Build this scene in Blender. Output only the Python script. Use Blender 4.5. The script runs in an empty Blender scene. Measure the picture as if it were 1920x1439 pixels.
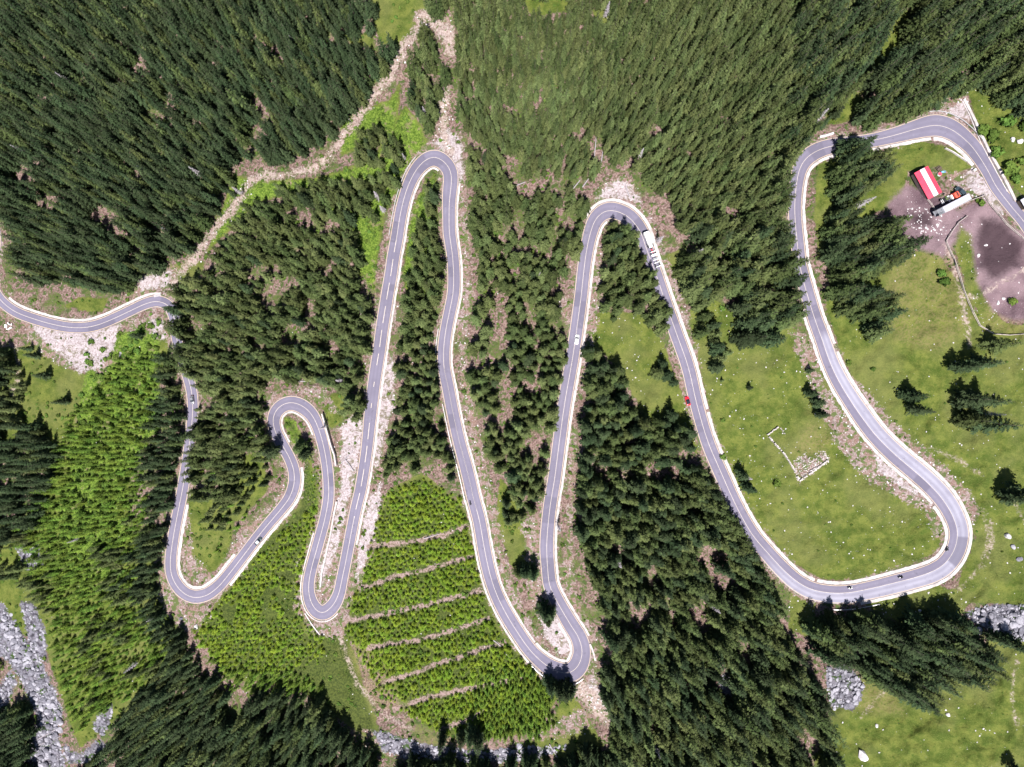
import bpy, bmesh, math, random
import numpy as np
from mathutils import Vector, Matrix

# ------------------------------------------------------------------ camera, sky, sun, exposure
SC = bpy.context.scene
COL = SC.collection
RW, RH = 1920.0, 1439.0
CX, CY = 960.0, 719.5
HFOV = 75.0
F = CX / math.tan(math.radians(HFOV / 2))        # focal length in photo pixels
CAMZ = 350.0
cam_d = bpy.data.cameras.new('camera')
cam_d.sensor_width = 36.0
cam_d.lens = 18.0 / math.tan(math.radians(HFOV / 2))
cam_d.clip_start = 1.0
cam_d.clip_end = 6000.0
cam = bpy.data.objects.new('camera', cam_d)
cam.location = (0, 0, CAMZ)
cam.rotation_euler = (0, 0, 0)
COL.objects.link(cam)
SC.camera = cam

sun_vec = Vector((-0.035, -0.44, 1.0)).normalized()   # towards the sun
elev = math.asin(sun_vec.z)
world = bpy.data.worlds.new('World')
SC.world = world
world.use_nodes = True
wn = world.node_tree
bg = wn.nodes['Background']
sky = wn.nodes.new('ShaderNodeTexSky')
sky.sky_type = 'NISHITA'
sky.sun_disc = False
sky.sun_elevation = elev
sky.sun_rotation = math.atan2(sun_vec.x, sun_vec.y)
sky.altitude = 1500
wn.links.new(sky.outputs['Color'], bg.inputs['Color'])
bg.inputs['Strength'].default_value = 0.05
sd = bpy.data.lights.new('sun', 'SUN')
sd.energy = 5.0
sd.angle = math.radians(0.5)
sd.color = (1.0, 0.965, 0.93)
so = bpy.data.objects.new('sun', sd)
so.location = (0, -200, 500)
so.rotation_euler = sun_vec.to_track_quat('Z', 'Y').to_euler()
COL.objects.link(so)
SC.view_settings.view_transform = 'Standard'
SC.view_settings.look = 'None'
SC.view_settings.exposure = 1.0
SC.view_settings.gamma = 1.0

rng = np.random.default_rng(7)
random.seed(7)

# ------------------------------------------------------------------ terrain: distance below the camera as a smooth function
def depth(u, v):
    u = np.asarray(u, float); v = np.asarray(v, float)
    a = u / 1920.0; b = v / 1439.0
    ac = np.clip(a, -0.7, 1.7)
    d = 347.0 - 88.0 * ac
    d = d + 3.0 * np.sin(a * 6.1 + 0.6) * np.cos(b * 4.3) + 2.0 * np.sin(b * 7.0 + a * 3.0)
    return d

def vnoise(x, y, seed=0):
    x = np.asarray(x, float); y = np.asarray(y, float)
    xi = np.floor(x).astype(np.int64); yi = np.floor(y).astype(np.int64)
    fx = x - xi; fy = y - yi
    fx = fx * fx * (3 - 2 * fx); fy = fy * fy * (3 - 2 * fy)
    def h(a, b):
        n = (a * 374761393 + b * 668265263 + seed * 1274126177) & 0x7fffffff
        n = ((n ^ (n >> 13)) * 1274126177) & 0x7fffffff
        return ((n ^ (n >> 16)) & 0xffff) / 65535.0
    return ((h(xi, yi) * (1 - fx) + h(xi + 1, yi) * fx) * (1 - fy)
            + (h(xi, yi + 1) * (1 - fx) + h(xi + 1, yi + 1) * fx) * fy)

# raster helper grid in photo pixels: where each thing stands on the slope
G0U, G0V, GS = -520, -460, 4
GNU, GNV = 741, 591
gu = G0U + GS * np.arange(GNU); gv = G0V + GS * np.arange(GNV)
GU, GV = np.meshgrid(gu, gv)            # [v, u]

def sample(field, u, v):
    x = np.clip((np.asarray(u, float) - G0U) / GS, 0, GNU - 1.001); y = np.clip((np.asarray(v, float) - G0V) / GS, 0, GNV - 1.001)
    xi = x.astype(int); yi = y.astype(int); fx = x - xi; fy = y - yi
    return (field[yi, xi] * (1 - fx) + field[yi, xi + 1] * fx) * (1 - fy) + (field[yi + 1, xi] * (1 - fx) + field[yi + 1, xi + 1] * fx) * fy

NEG = -40.0
def new_field(): return np.full((GNV, GNU), NEG)
def add_line(f, pts, w):
    """pts dense points; w half width px (scalar or array)"""
    pts = np.asarray(pts, float); w = np.broadcast_to(np.asarray(w, float), (len(pts),))
    for (x, y), ww in zip(pts, w):
        R = int((ww + 36) / GS) + 1
        ci = int((x - G0U) / GS); cj = int((y - G0V) / GS)
        i0, i1 = max(0, ci - R), min(GNU, ci + R + 1); j0, j1 = max(0, cj - R), min(GNV, cj + R + 1)
        if i0 >= i1 or j0 >= j1: continue
        d = ww - np.hypot(GU[j0:j1, i0:i1] - x, GV[j0:j1, i0:i1] - y)
        np.maximum(f[j0:j1, i0:i1], d, out=f[j0:j1, i0:i1])
def poly_sd(poly, X, Y):
    p = np.asarray(poly, float); q = np.roll(p, -1, axis=0)
    inside = np.zeros(X.shape, bool); dist = np.full(X.shape, 1e9)
    for (x0, y0), (x1, y1) in zip(p, q):
        c = ((y0 > Y) != (y1 > Y))
        with np.errstate(divide='ignore', invalid='ignore'):
            t = (x1 - x0) * (Y - y0) / ((y1 - y0) if y1 != y0 else 1e-9) + x0
        inside ^= c & (X < t)
        dx, dy = x1 - x0, y1 - y0; L = dx * dx + dy * dy + 1e-9
        s = np.clip(((X - x0) * dx + (Y - y0) * dy) / L, 0, 1)
        dist = np.minimum(dist, np.hypot(X - x0 - s * dx, Y - y0 - s * dy))
    return np.where(inside, dist, -dist)
def add_poly(f, poly, val=0.0):
    p = np.asarray(poly, float)
    i0 = max(0, int((p[:, 0].min() - 36 - G0U) / GS)); i1 = min(GNU, int((p[:, 0].max() + 36 - G0U) / GS) + 1)
    j0 = max(0, int((p[:, 1].min() - 36 - G0V) / GS)); j1 = min(GNV, int((p[:, 1].max() + 36 - G0V) / GS) + 1)
    s = poly_sd(p, GU[j0:j1, i0:i1], GV[j0:j1, i0:i1]) + val
    np.maximum(f[j0:j1, i0:i1], s, out=f[j0:j1, i0:i1])
def dense(pts, step=3.0):
    pts = np.asarray(pts, float); out = []
    for a, b in zip(pts[:-1], pts[1:]):
        n = max(1, int(np.hypot(*(b[:2] - a[:2])) / step))
        for k in range(n): out.append(a + (b - a) * k / n)
    out.append(pts[-1]); return np.array(out)
def spline(pts, step=3.0):
    P = np.asarray(pts, float)
    P = np.vstack([2 * P[0] - P[1], P, 2 * P[-1] - P[-2]]); out = []
    for i in range(1, len(P) - 2):
        p0, p1, p2, p3 = P[i - 1], P[i], P[i + 1], P[i + 2]
        n = max(2, int(np.hypot(*(p2[:2] - p1[:2])) / step))
        for k in range(n):
            t = k / n
            out.append(0.5 * ((2 * p1) + (-p0 + p2) * t + (2 * p0 - 5 * p1 + 4 * p2 - p3) * t * t + (-p0 + 3 * p1 - 3 * p2 + p3) * t ** 3))
    out.append(P[-2]); return np.array(out)

# ------------------------------------------------------------------ the serpentine road: centre line x, y, width to the left, width to the right of travel (photo pixels)
ROAD = [
 (1990,530,12,12),(1950,465,12,12),(1920,417,12,12),(1896,388,12,12.5),(1868,351,12.5,13),(1851,319,13,14),(1830,286,15,16),(1813,266,17,17),(1788,246,19,19),(1766,237,20,20),(1747,236,20,20),
 (1719,242,18,17),(1695,249,16,15),(1670,256,14,14),(1635,264,13,13),(1600,269,13,13),(1562,274,14,14),(1535,282,15,15),(1514,295,15,15),(1501,313,14,14),(1494,340,13,13),(1490,382,12.5,12.5),(1491,417,12.5,12),
 (1495,460,13,12),(1499,495,13,12),(1507,530,14,12),(1519,572,14,12.5),(1528,600,14,13),(1540,634,15,13),(1556,680,16,13.5),(1573,716,17,14),(1594,751,18,14),(1615,782,19,15),(1642,817,19,15.5),(1677,852,19,16),
 (1712,882,20,16),(1740,907,20.5,16),(1765,934,21,16),(1783,962,21,15.5),(1793,988,21,15),(1794.6,1008,21,15),(1788,1033,21,15),(1771,1057,21,15),(1747,1072,21,15),(1715,1083,20,15),(1677,1093,20,15),(1635,1103,19.5,14),
 (1594,1111,19,14),(1559,1112,18.5,14),(1524,1106,18,14),(1496,1092,17,14),(1469,1069,16,14),(1441,1039,15,13.5),(1412,1005,14,13.5),(1391,970,14,13),(1373.5,935,14,12.5),(1360,905,14,12.5),(1346,873,14,12),(1332,841,13.5,12),
 (1321,810,13,12),(1311,775,13,12),(1303,744,13,12),(1294,703,13,12),(1286,675,13,12),(1274.5,643,13,12),(1264,614,13,12),(1252,580,12.5,12),(1240,545,12,12),(1230,515,12,12),(1220.5,490,12,12.5),(1211,464,12.5,13.5),(1200,434,14,15),(1182,411,15,16),
 (1165,400,15,16),(1144,395,15,16),(1127,401,15,15),(1114,417,14,14),(1105,445,13,13),(1099,475,12.5,12.5),(1095,505,12,12.5),(1089,560,12,12.5),(1081,620,12,12.5),(1073,675,12,13),(1059,755,12,13),(1049,827,12,12.5),(1040,897,12,13),(1033,939,12,13),
 (1028,980,12,13),(1025,1026,13,13),(1027,1068,13.5,12),(1030.4,1097,14,12),(1041.7,1123,14,12),(1055.6,1148,14.5,13),(1071,1173.8,15,14),(1083.4,1193,15.5,14.5),(1090.3,1212,16,16),(1091.2,1227.7,16,17),(1086.8,1243.3,18,18),(1078,1255.5,19,18),(1064.3,1262.5,19,18.5),
 (1046.9,1259.8,18,18),(1029.5,1251,16,16),(1014,1239.5,14,14.5),(998.2,1224,13.5,13),(984.3,1206.8,13,13),(970.4,1186,13,13),(957,1165,13,13),(942,1138,13,12.5),(929,1109,13,12),(918,1074.5,13,12),(909,1033,13,12),(899,977,12.5,12),(888,935,12.5,12),(876,883,12.5,12),
 (861,827,12,11.5),(850,777,12,11.5),(840,725,12,11.5),(832.5,688.5,11.5,12),(832,654,11.5,12),(836,619,11,12),(843,584,11,12),(849.5,549.5,11,12.5),(850.5,515,11,12.5),(848.5,480,11,12),(845,455,11.5,12),(842.5,435,12,12),(842,410.5,12,12),(842.5,381,13,12),(844.7,359.5,15,12),(846.5,340.5,15,12.5),
 (845.4,324.4,15,13),(838.9,310.6,15.5,13.5),(827,299.6,16,14),(814,295,16.5,14),(801,299,16,13.5),(787.8,309.8,14.5,13),(774.6,328.8,13,12),(763,355,12.5,11),(754.2,385.7,12.5,11),(748.4,415,12.5,11),(744,445,12.5,11.5),(738,480,12,12),(733,515,12,12),(727,549.5,12,12),
 (721.5,584,12,12),(716,619,12,12),(711.5,654,12,12),(706,688.5,12,12),(701,723,12,12),(695.5,768,12,12),(692,803,11.5,11.5),(687.5,845,11,11),(682.5,880,11,11),(675.5,921,11,11),(669.2,947,10.5,11),(661,987,10.5,11),(654.8,1019.5,10.5,11),(647.5,1057.5,10.5,11),(641,1088,11,11),(635.8,1111.7,12,11),
 (626.8,1131.6,13.5,12),(614.5,1145,14.5,13),(603.3,1149.6,14.5,13.5),(592,1143.3,14,13.5),(583.4,1129,13,12.5),(579,1110,12,11),(579.5,1090,11.5,10.5),(584,1066.5,11,10.5),(592.4,1035.8,11,10.5),(601.5,1003,11,10.5),(609,974,10.5,10.5),(615.5,939,10.5,10.5),(616.3,911,10.5,10.5),(614,880,10.5,10.5),
 (608.6,845,11,10.5),(600,812,11,11),(589.5,786,12,12),(577,769,14,12.5),(560,758,14.5,12.5),(542.5,755,14.5,12),(526,761.5,14.5,11.5),(515.5,774,14,11),(512,790,13,11),(516.5,810,12,11),(529,834,11.5,11),(543,859,11,11),(551,883,11.5,11),(551.5,907,12,11),(543.5,932,11.5,11),(528.6,953,10.5,10.5),
 (504,982,10,10.5),(479.5,1012,10,10.5),(452,1048,10,10.5),(427,1080,10.5,11),(410,1100,10.5,12),(389,1116,10.5,13.5),(366,1121,11,14),(346,1113.5,11,13.5),(331,1098,11,13),(321.5,1077,10.5,12),(319.7,1050,10.5,11.5),(325,1008.5,10.5,11),(332,970,10.5,11),(341,925,10.5,11),(350,872.6,10.5,10.5),(356,827.5,10,10.5),
 (360,793,10,10.5),(361.5,758,10,10.5),(358,728,10,10.5),(350,700,10,10.5),(341,674,10,10),(334,648,10,10),(329.5,622,10,10),(327.5,600,10,10.5),(320.5,579.5,10,11),(309,569,10,11),(292,565.5,10,11),(271,571,9.8,10.5),(243,584,9.8,10),(215.4,597,9.8,10),(187.6,608.5,9.8,10),(160,614.5,9.8,10),(128.6,614,9.8,10),
 (97,608,9.8,10),(62.5,598,9.8,10),(31,586,9.8,10),(10,571.5,9.8,10),(-5,555,10,10),(-16,530,10,10),(-17,500,10,10),(-10,468,10,10),(-9,440,10,10),(-22,405,10,10),(-60,370,10,10),(-120,345,10,10)]
RS = spline(ROAD, 3.0)
# light smoothing of hand-read points
for _ in range(6):
    Q = RS.copy(); Q[1:-1] = 0.25 * RS[:-2] + 0.5 * RS[1:-1] + 0.25 * RS[2:]; RS = Q
T = np.gradient(RS[:, :2], axis=0); T /= np.linalg.norm(T, axis=1)[:, None]
NL = np.stack([T[:, 1], -T[:, 0]], 1)      # left of travel (image y points down)
f_road = new_field(); add_line(f_road, RS[:, :2], (RS[:, 2] + RS[:, 3]) / 2)

# dirt tracks
TRACKS = [([(800,30),(780,60),(757,88),(745,115),(735,140),(712,165),(700,180),(680,210),(662,235),(640,258),(620,290),(590,312),(550,324),(500,330),(470,336)], 6),
          ([(470,336),(455,365),(435,395),(412,420),(395,440),(385,455),(365,485),(340,510),(320,535)], 5),
          ([(834,170),(832,200),(830,235),(833,262),(845,285)], 7),
          ([(638,1200),(652,1235),(668,1275),(700,1320),(730,1345),(770,1365)], 1.8),
          ([(790,35),(820,45),(840,65),(845,95)], 11),
          ([(20,740),(32,715),(33,690),(30,650)], 3),
          ([(1842,955),(1853,1010),(1838,1060),(1800,1105)], 0.1), ([(1850,958),(1861,1010),(1846,1062)], 0.0), ([(1898,925),(1912,960),(1935,1000)], 0.3), ([(1908,1240),(1898,1290),(1905,1360)], 0.1), ([(1662,1292),(1640,1315),(1615,1345)], 0.1),
          ([(1772,460),(1790,500),(1800,545),(1812,600),(1818,650)], 2.0), ([(1820,556),(1850,548),(1880,530),(1930,500)], 2.6), ([(1745,840),(1790,860),(1840,890)], 0.0),
          ([(1080,1280),(1100,1300),(1120,1325),(1140,1345)], 13)]

gf = {}
noise_big = (vnoise(GU / 42, GV / 42, 3) - .5) * 2 + (vnoise(GU / 17, GV / 17, 4) - .5) * 1.2 + (vnoise(GU / 8, GV / 8, 5) - .5) * .7
clear = np.clip((-f_road - 8) / 18, 0, 1)
DG = depth(GU, GV) - 0.9 * noise_big * clear        # metres below the camera of the real ground
def ground_depth(u, v): return sample(DG, u, v)
def P(u, v, up=0.0, smooth=False):
    """point on the ground seen at photo pixel u, v, lifted by up metres"""
    d = float(depth(u, v)) if smooth else float(ground_depth(u, v))
    return Vector(((u - CX) * d / F, (CY - v) * d / F, CAMZ - d + up))
def uv_of(x, y):
    u, v = CX, CY; d = 300.0
    for _ in range(6):
        u = CX + x * F / d; v = CY - y * F / d; d = float(ground_depth(u, v))
    return u, v
def gz(x, y):
    u, v = uv_of(x, y); return CAMZ - float(ground_depth(u, v))

# ------------------------------------------------------------------ helpers
def tag(o, label=None, cat=None, group=None, kind=None):
    if label: o['label'] = label
    if cat: o['category'] = cat
    if group: o['group'] = group
    if kind: o['kind'] = kind
    return o
def empty(name, loc=(0, 0, 0), rz=0.0):
    o = bpy.data.objects.new(name, None); o.location = loc; o.rotation_euler = (0, 0, rz); o.empty_display_size = 0.5
    COL.objects.link(o); return o
class MB:
    def __init__(s): s.v = []; s.f = []; s.m = []
    def add(s, vs, fs, mi=0):
        b = len(s.v); s.v += [tuple(map(float, p)) for p in vs]; s.f += [tuple(i + b for i in f) for f in fs]; s.m += [mi] * len(fs)
    def box(s, c, d, rz=0.0, mi=0, top=1.0):
        cx, cy, cz = c; hx, hy, hz = d[0] / 2, d[1] / 2, d[2] / 2; cr, sr = math.cos(rz), math.sin(rz)
        vs = []
        for z, k in ((-hz, 1.0), (hz, top)):
            for x, y in ((-hx, -hy), (hx, -hy), (hx, hy), (-hx, hy)):
                X, Y = x * k, y * k
                vs.append((cx + X * cr - Y * sr, cy + X * sr + Y * cr, cz + z))
        s.add(vs, [(0, 3, 2, 1), (4, 5, 6, 7), (0, 1, 5, 4), (1, 2, 6, 5), (2, 3, 7, 6), (3, 0, 4, 7)], mi)
    def tube(s, a, b, r0, r1=None, n=8, mi=0):
        r1 = r0 if r1 is None else r1
        a = Vector(a); b = Vector(b); d = (b - a).normalized()
        x = d.orthogonal().normalized(); y = d.cross(x)
        vs = [a + (x * math.cos(2 * math.pi * k / n) + y * math.sin(2 * math.pi * k / n)) * r0 for k in range(n)]
        vs += [b + (x * math.cos(2 * math.pi * k / n) + y * math.sin(2 * math.pi * k / n)) * r1 for k in range(n)]
        fs = [(k, (k + 1) % n, n + (k + 1) % n, n + k) for k in range(n)] + [tuple(range(n - 1, -1, -1)), tuple(range(n, 2 * n))]
        s.add(vs, fs, mi)
    def loft(s, rings, mi=0, caps=True):
        n = len(rings[0]); vs = [p for r in rings for p in r]; fs = []
        for i in range(len(rings) - 1):
            for k in range(n): fs.append((i * n + k, i * n + (k + 1) % n, (i + 1) * n + (k + 1) % n, (i + 1) * n + k))
        if caps: fs += [tuple(range(n - 1, -1, -1)), tuple(range((len(rings) - 1) * n, len(rings) * n))]
        s.add(vs, fs, mi)
    def build(s, name, mats, parent=None, smooth=False):
        me = bpy.data.meshes.new(name); me.from_pydata(s.v, [], s.f)
        if not isinstance(mats, (list, tuple)): mats = [mats]
        for m in mats: me.materials.append(m)
        me.polygons.foreach_set('material_index', s.m)
        if smooth: me.polygons.foreach_set('use_smooth', [True] * len(s.f))
        me.update()
        o = bpy.data.objects.new(name, me); COL.objects.link(o)
        if parent is not None: o.parent = parent
        return o

def nmat(name, rough=0.9, spec=0.2):
    m = bpy.data.materials.new(name); m.use_nodes = True; nt = m.node_tree
    b = nt.nodes['Principled BSDF']; b.inputs['Roughness'].default_value = rough; b.inputs['Specular IOR Level'].default_value = spec
    return m, nt, b
def simple(name, col, rough=0.7, spec=0.3, metal=0.0, var=0.12, scale=3.0):
    m, nt, b = nmat(name, rough, spec); b.inputs['Metallic'].default_value = metal
    tc = nt.nodes.new('ShaderNodeTexCoord'); n = nt.nodes.new('ShaderNodeTexNoise'); n.inputs['Scale'].default_value = scale; n.inputs['Detail'].default_value = 6
    nt.links.new(tc.outputs['Object'], n.inputs['Vector'])
    r = nt.nodes.new('ShaderNodeValToRGB')
    r.color_ramp.elements[0].position = 0.3; r.color_ramp.elements[1].position = 0.7
    r.color_ramp.elements[0].color = (*[c * (1 - var) for c in col], 1); r.color_ramp.elements[1].color = (*[min(1, c * (1 + var)) for c in col], 1)
    nt.links.new(n.outputs['Fac'], r.inputs['Fac']); nt.links.new(r.outputs['Color'], b.inputs['Base Color'])
    return m
class NT:
    """tiny node builder"""
    def __init__(s, nt): s.nt = nt
    def n(s, t, **kw):
        x = s.nt.nodes.new(t)
        for k, v in kw.items(): setattr(x, k, v)
        return x
    def link(s, a, b): s.nt.links.new(a, b)
    def attr(s, name): x = s.n('ShaderNodeAttribute'); x.attribute_name = name; return x.outputs['Fac']
    def noise(s, scale, detail=4, rough=0.55, vec=None, dist=0.0):
        x = s.n('ShaderNodeTexNoise'); x.inputs['Scale'].default_value = scale; x.inputs['Detail'].default_value = detail; x.inputs['Roughness'].default_value = rough; x.inputs['Distortion'].default_value = dist
        if vec is not None: s.link(vec, x.inputs['Vector'])
        return x.outputs['Fac']
    def math(s, op, a, b=None, c=None):
        x = s.n('ShaderNodeMath', operation=op)
        for i, q in enumerate((a, b, c)):
            if q is None: continue
            if isinstance(q, (int, float)): x.inputs[i].default_value = q
            else: s.link(q, x.inputs[i])
        return x.outputs[0]
    def step(s, v, lo, hi):
        x = s.n('ShaderNodeMapRange', interpolation_type='SMOOTHSTEP'); s.link(v, x.inputs['Value']); x.inputs['From Min'].default_value = lo; x.inputs['From Max'].default_value = hi
        return x.outputs[0]
    def mix(s, f, a, b, mode='MIX'):
        x = s.n('ShaderNodeMix', data_type='RGBA', blend_type=mode)
        if isinstance(f, (int, float)): x.inputs['Factor'].default_value = f
        else: s.link(f, x.inputs['Factor'])
        for key, q in (('A', a), ('B', b)):
            i = [k for k in x.inputs if k.identifier == key + '_Color'][0]
            if isinstance(q, tuple): i.default_value = (*q, 1)
            else: s.link(q, i)
        return [k for k in x.outputs if k.identifier == 'Result_Color'][0]

# ------------------------------------------------------------------ what covers the slope where
DB = 4  # unused margin
GRASS = [
 [(1090,600),(1130,585),(1200,590),(1240,640),(1262,700),(1285,760),(1300,800),(1310,850),(1270,830),(1230,800),(1200,760),(1170,700),(1130,660),(1110,650)],
 [(1300,560),(1330,560),(1400,600),(1470,600),(1510,640),(1530,680),(1560,740),(1600,790),(1680,860),(1745,930),(1770,985),(1760,1030),(1700,1060),(1600,1090),(1540,1085),(1480,1050),(1430,990),(1385,920),(1350,850),(1330,760),(1310,680),(1295,610)],
 [(1560,520),(1600,500),(1700,470),(1760,480),(1800,540),(1840,600),(1960,620),(2300,620),(2300,1190),(1960,1140),(1860,1130),(1800,1130),(1800,1090),(1830,1010),(1800,940),(1740,870),(1650,790),(1600,710),(1570,640),(1550,580)],
 [(1560,1290),(1640,1270),(1700,1290),(1760,1280),(1860,1200),(1960,1160),(2300,1160),(2300,1800),(1560,1800),(1530,1430),(1560,1350)],
 [(1620,1130),(1760,1100),(1830,1120),(1800,1150),(1700,1170)],
 [(1485,1110),(1530,1130),(1510,1190),(1480,1180)],
 [(1810,160),(1960,180),(2300,170),(2300,420),(1960,400),(1900,350),(1860,290),(1830,220)],
 [(1560,175),(1600,170),(1620,190),(1590,225),(1550,235)],
 [(1640,90),(1680,65),(1680,90),(1650,110)],
 [(1550,265),(1700,260),(1790,280),(1830,310),(1770,330),(1760,310),(1700,320),(1690,370),(1640,400),(1600,420),(1560,500),(1535,480),(1530,400),(1535,310)],
 [(1795,410),(1818,405),(1822,440),(1830,500),(1845,560),(1880,605),(1850,612),(1815,550),(1795,470)],
 [(690,0),(790,-10),(800,20),(770,60),(750,90),(715,80),(700,40)],
 [(640,65),(700,65),(700,90),(660,80)],
 [(440,330),(500,340),(600,335),(700,300),(760,200),(790,240),(800,270),(770,300),(745,360),(720,400),(705,500),(675,520),(660,430),(560,360),(480,380),(420,440),(390,470),(400,440)],
 [(640,230),(700,200),(730,190),(750,160),(740,250),(690,270),(640,290)],
 [(770,400),(800,340),(815,330),(820,420),(800,560),(770,560),(755,520)],
 [(320,500),(385,490),(370,520),(330,530)],
 [(150,560),(200,560),(190,585),(120,575)],
 [(60,640),(120,690),(180,710),(230,640),(270,600),(320,600),(318,700),(290,690),(300,780),(240,820),(240,1100),(100,1120),(60,1000),(90,900),(60,800),(20,700)],
 [(-300,1000),(60,1000),(120,1080),(90,1180),(40,1190),(-300,1100)],
 [(350,920),(400,940),(440,860),(490,850),(500,920),(440,980),(420,1060),(360,1090),(345,1040)],
 [(530,780),(550,790),(570,830),(590,900),(600,930),(585,990),(565,1060),(560,1140),(575,1190),(640,1190),(700,1230),(760,1320),(810,1370),(880,1390),(1000,1370),(1060,1290),(1000,1260),(930,1170),(890,1040),(870,950),(790,890),(730,920),(700,1000),(690,1060),(660,1120),(650,1190),(720,1400),(640,1350),(560,1290),(430,1270),(370,1190),(420,1110),(500,1010),(560,950),(560,850)],
 [(1060,1290),(1100,1340),(1130,1400),(1060,1420),(980,1400),(1040,1350)],
 [(940,900),(970,940),(1000,1000),(990,1080),(960,1060),(930,980)],
 [(980,0),(1060,-10),(1070,20),(1000,30)],[(1110,20),(1150,10),(1150,40),(1120,40)],
 [(620,740),(650,740),(640,790),(620,800),(605,760)],
 [(1240,480),(1285,470),(1290,560),(1260,540)]]
GRASS.append([(60,1000),(330,1000),(330,1230),(260,1320),(150,1400),(125,1330),(95,1240),(70,1160)])
GRASS.append([(1640,90),(1700,20),(1720,30),(1690,100),(1610,180)])
GRASS.append([(-20,660),(60,650),(120,760),(110,840),(-20,830)])
BRIGHT = [GRASS[13], GRASS[14], GRASS[15], [(675,420),(705,430),(705,560),(680,520)], [(170,640),(300,600),(300,800),(230,900),(230,1100),(100,1100),(120,900)], [(530,780),(555,790),(590,900),(600,960),(580,980)]]
PALE = [
 [(40,600),(230,600),(215,650),(200,700),(120,690),(60,650)],[(240,600),(320,590),(310,640),(270,620),(240,625)],
 [(630,810),(675,760),(690,780),(680,860),(660,930),(645,1010),(630,1080),(610,1120),(595,1110),(600,1060),(625,980),(630,900)],
 [(680,960),(715,900),(705,1000),(690,1060),(660,1120),(650,1100)],[(700,690),(740,650),(745,760),(720,830),(700,900),(705,800)],
 [(800,275),(830,240),(865,250),(870,330),(880,420),(885,560),(875,640),(868,700),(880,780),(860,700),(855,560),(858,420),(860,340),(840,290)],
 [(860,650),(885,720),(905,850),(930,950),(950,1060),(985,1150),(1045,1240),(1030,1250),(950,1130),(915,1010),(890,890),(865,760)],
 [(980,970),(1015,960),(1010,1100),(1040,1160),(1080,1240),(1060,1240),(1020,1170),(990,1120)],
 [(1060,800),(1080,800),(1075,960),(1050,1080),(1075,1180),(1115,1260),(1120,1200),(1080,1120),(1070,1000)],
 [(1110,390),(1130,340),(1180,330),(1215,400),(1250,480),(1280,560),(1310,680),(1330,780),(1350,860),(1330,830),(1290,660),(1250,540),(1210,430),(1150,370)],
 [(1050,570),(1070,540),(1075,620),(1060,610)],[(1110,420),(1130,470),(1120,600),(1090,740),(1080,720),(1100,560)],
 [(1482,620),(1520,632),(1545,720),(1580,770),(1640,840),(1720,900),(1765,945),(1770,1000),(1752,1010),(1735,960),(1690,935),(1630,905),(1580,850),(1545,790),(1515,710),(1490,660)],
 [(1590,700),(1632,740),(1690,805),(1750,855),(1810,915),(1840,960),(1825,985),(1800,935),(1740,880),(1660,810),(1610,750)],
 [(330,930),(350,900),(360,1040),(400,1080),(450,1000),(510,940),(540,920),(530,870),(560,850),(500,990),(400,1110),(345,1080)],
 [(500,740),(600,720),(640,780),(600,760),(560,735),(520,745),(490,780)],
 [(290,1060),(310,1010),(315,1100),(350,1140),(400,1130),(390,1160),(340,1190),(300,1140)],
 [(560,1050),(570,1130),(590,1170),(640,1160),(660,1110),(650,1180),(640,1200),(590,1190),(550,1140)],
 [(1080,1280),(1120,1260),(1150,1340),(1110,1330)],[(780,30),(850,30),(850,100),(820,70),(790,60)],
 [(250,510),(330,500),(340,540),(290,555),(230,560),(250,535)],[(1810,330),(1830,310),(1870,360),(1890,410),(1850,380),(1790,350),(1770,320)],
 [(1770,185),(1810,170),(1830,230),(1800,230),(1760,220)],[(1045,1240),(1060,1120),(1010,1150),(1040,1240)],
 [(680,1370),(760,1390),(790,1420),(720,1410)],[(990,1390),(1050,1350),(1090,1330),(1120,1360),(1060,1380)]]
MUD = [[(1665,385),(1700,350),(1745,365),(1800,395),(1842,372),(1900,430),(1960,450),(2100,500),(2100,590),(1900,600),(1862,580),(1840,545),(1830,500),(1822,440),(1800,420),(1790,450),(1770,480),(1740,470),(1700,455),(1672,425)]]
DRY = [[(1690,470),(1790,470),(1830,600),(1760,660),(1680,640),(1650,560)],[(1480,850),(1540,860),(1560,820),(1520,790)],[(1600,1260),(1680,1310),(1700,1340),(1600,1330)],
       [(760,1350),(840,1385),(880,1400),(800,1400)],[(1840,560),(2000,540),(2000,650),(1850,620)],[(700,1200),(760,1330),(700,1330),(640,1220)]]
ROCK = [[(-40,1110),(5,1135),(40,1190),(75,1240),(98,1290),(116,1335),(104,1375),(122,1439),(122,1500),(48,1500),(48,1420),(74,1350),(48,1290),(18,1240),(-40,1195)],
        [(-60,1300),(0,1290),(20,1260),(30,1280),(0,1340),(-60,1400)],
        [(40,1130),(60,1130),(85,1190),(85,1240),(60,1220)],[(120,1400),(150,1420),(185,1390),(200,1400),(180,1430),(130,1430)],
        [(175,1360),(210,1310),(205,1350),(190,1380)],
        [(30,1020),(70,1020),(80,1060),(50,1070)],
        [(700,1370),(760,1385),(800,1400),(900,1410),(1000,1405),(1060,1400),(1000,1425),(880,1425),(790,1430),(720,1405)],
        [(1550,1255),(1590,1250),(1620,1290),(1600,1330),(1560,1325)],[(1810,1150),(1860,1135),(1960,1140),(2050,1150),(2050,1210),(1920,1200),(1850,1180)],
        [(1355,1265),(1370,1265),(1375,1310),(1350,1300)]]
DARK = [[(1840,410),(1880,415),(1920,455),(1910,500),(1860,525),(1838,500),(1828,455)], [(1700,400),(1745,395),(1750,425),(1710,425)]]
PALE.append([(1488,868),(1510,852),(1522,862),(1540,846),(1554,862),(1525,882),(1500,902),(1492,887)])
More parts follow.
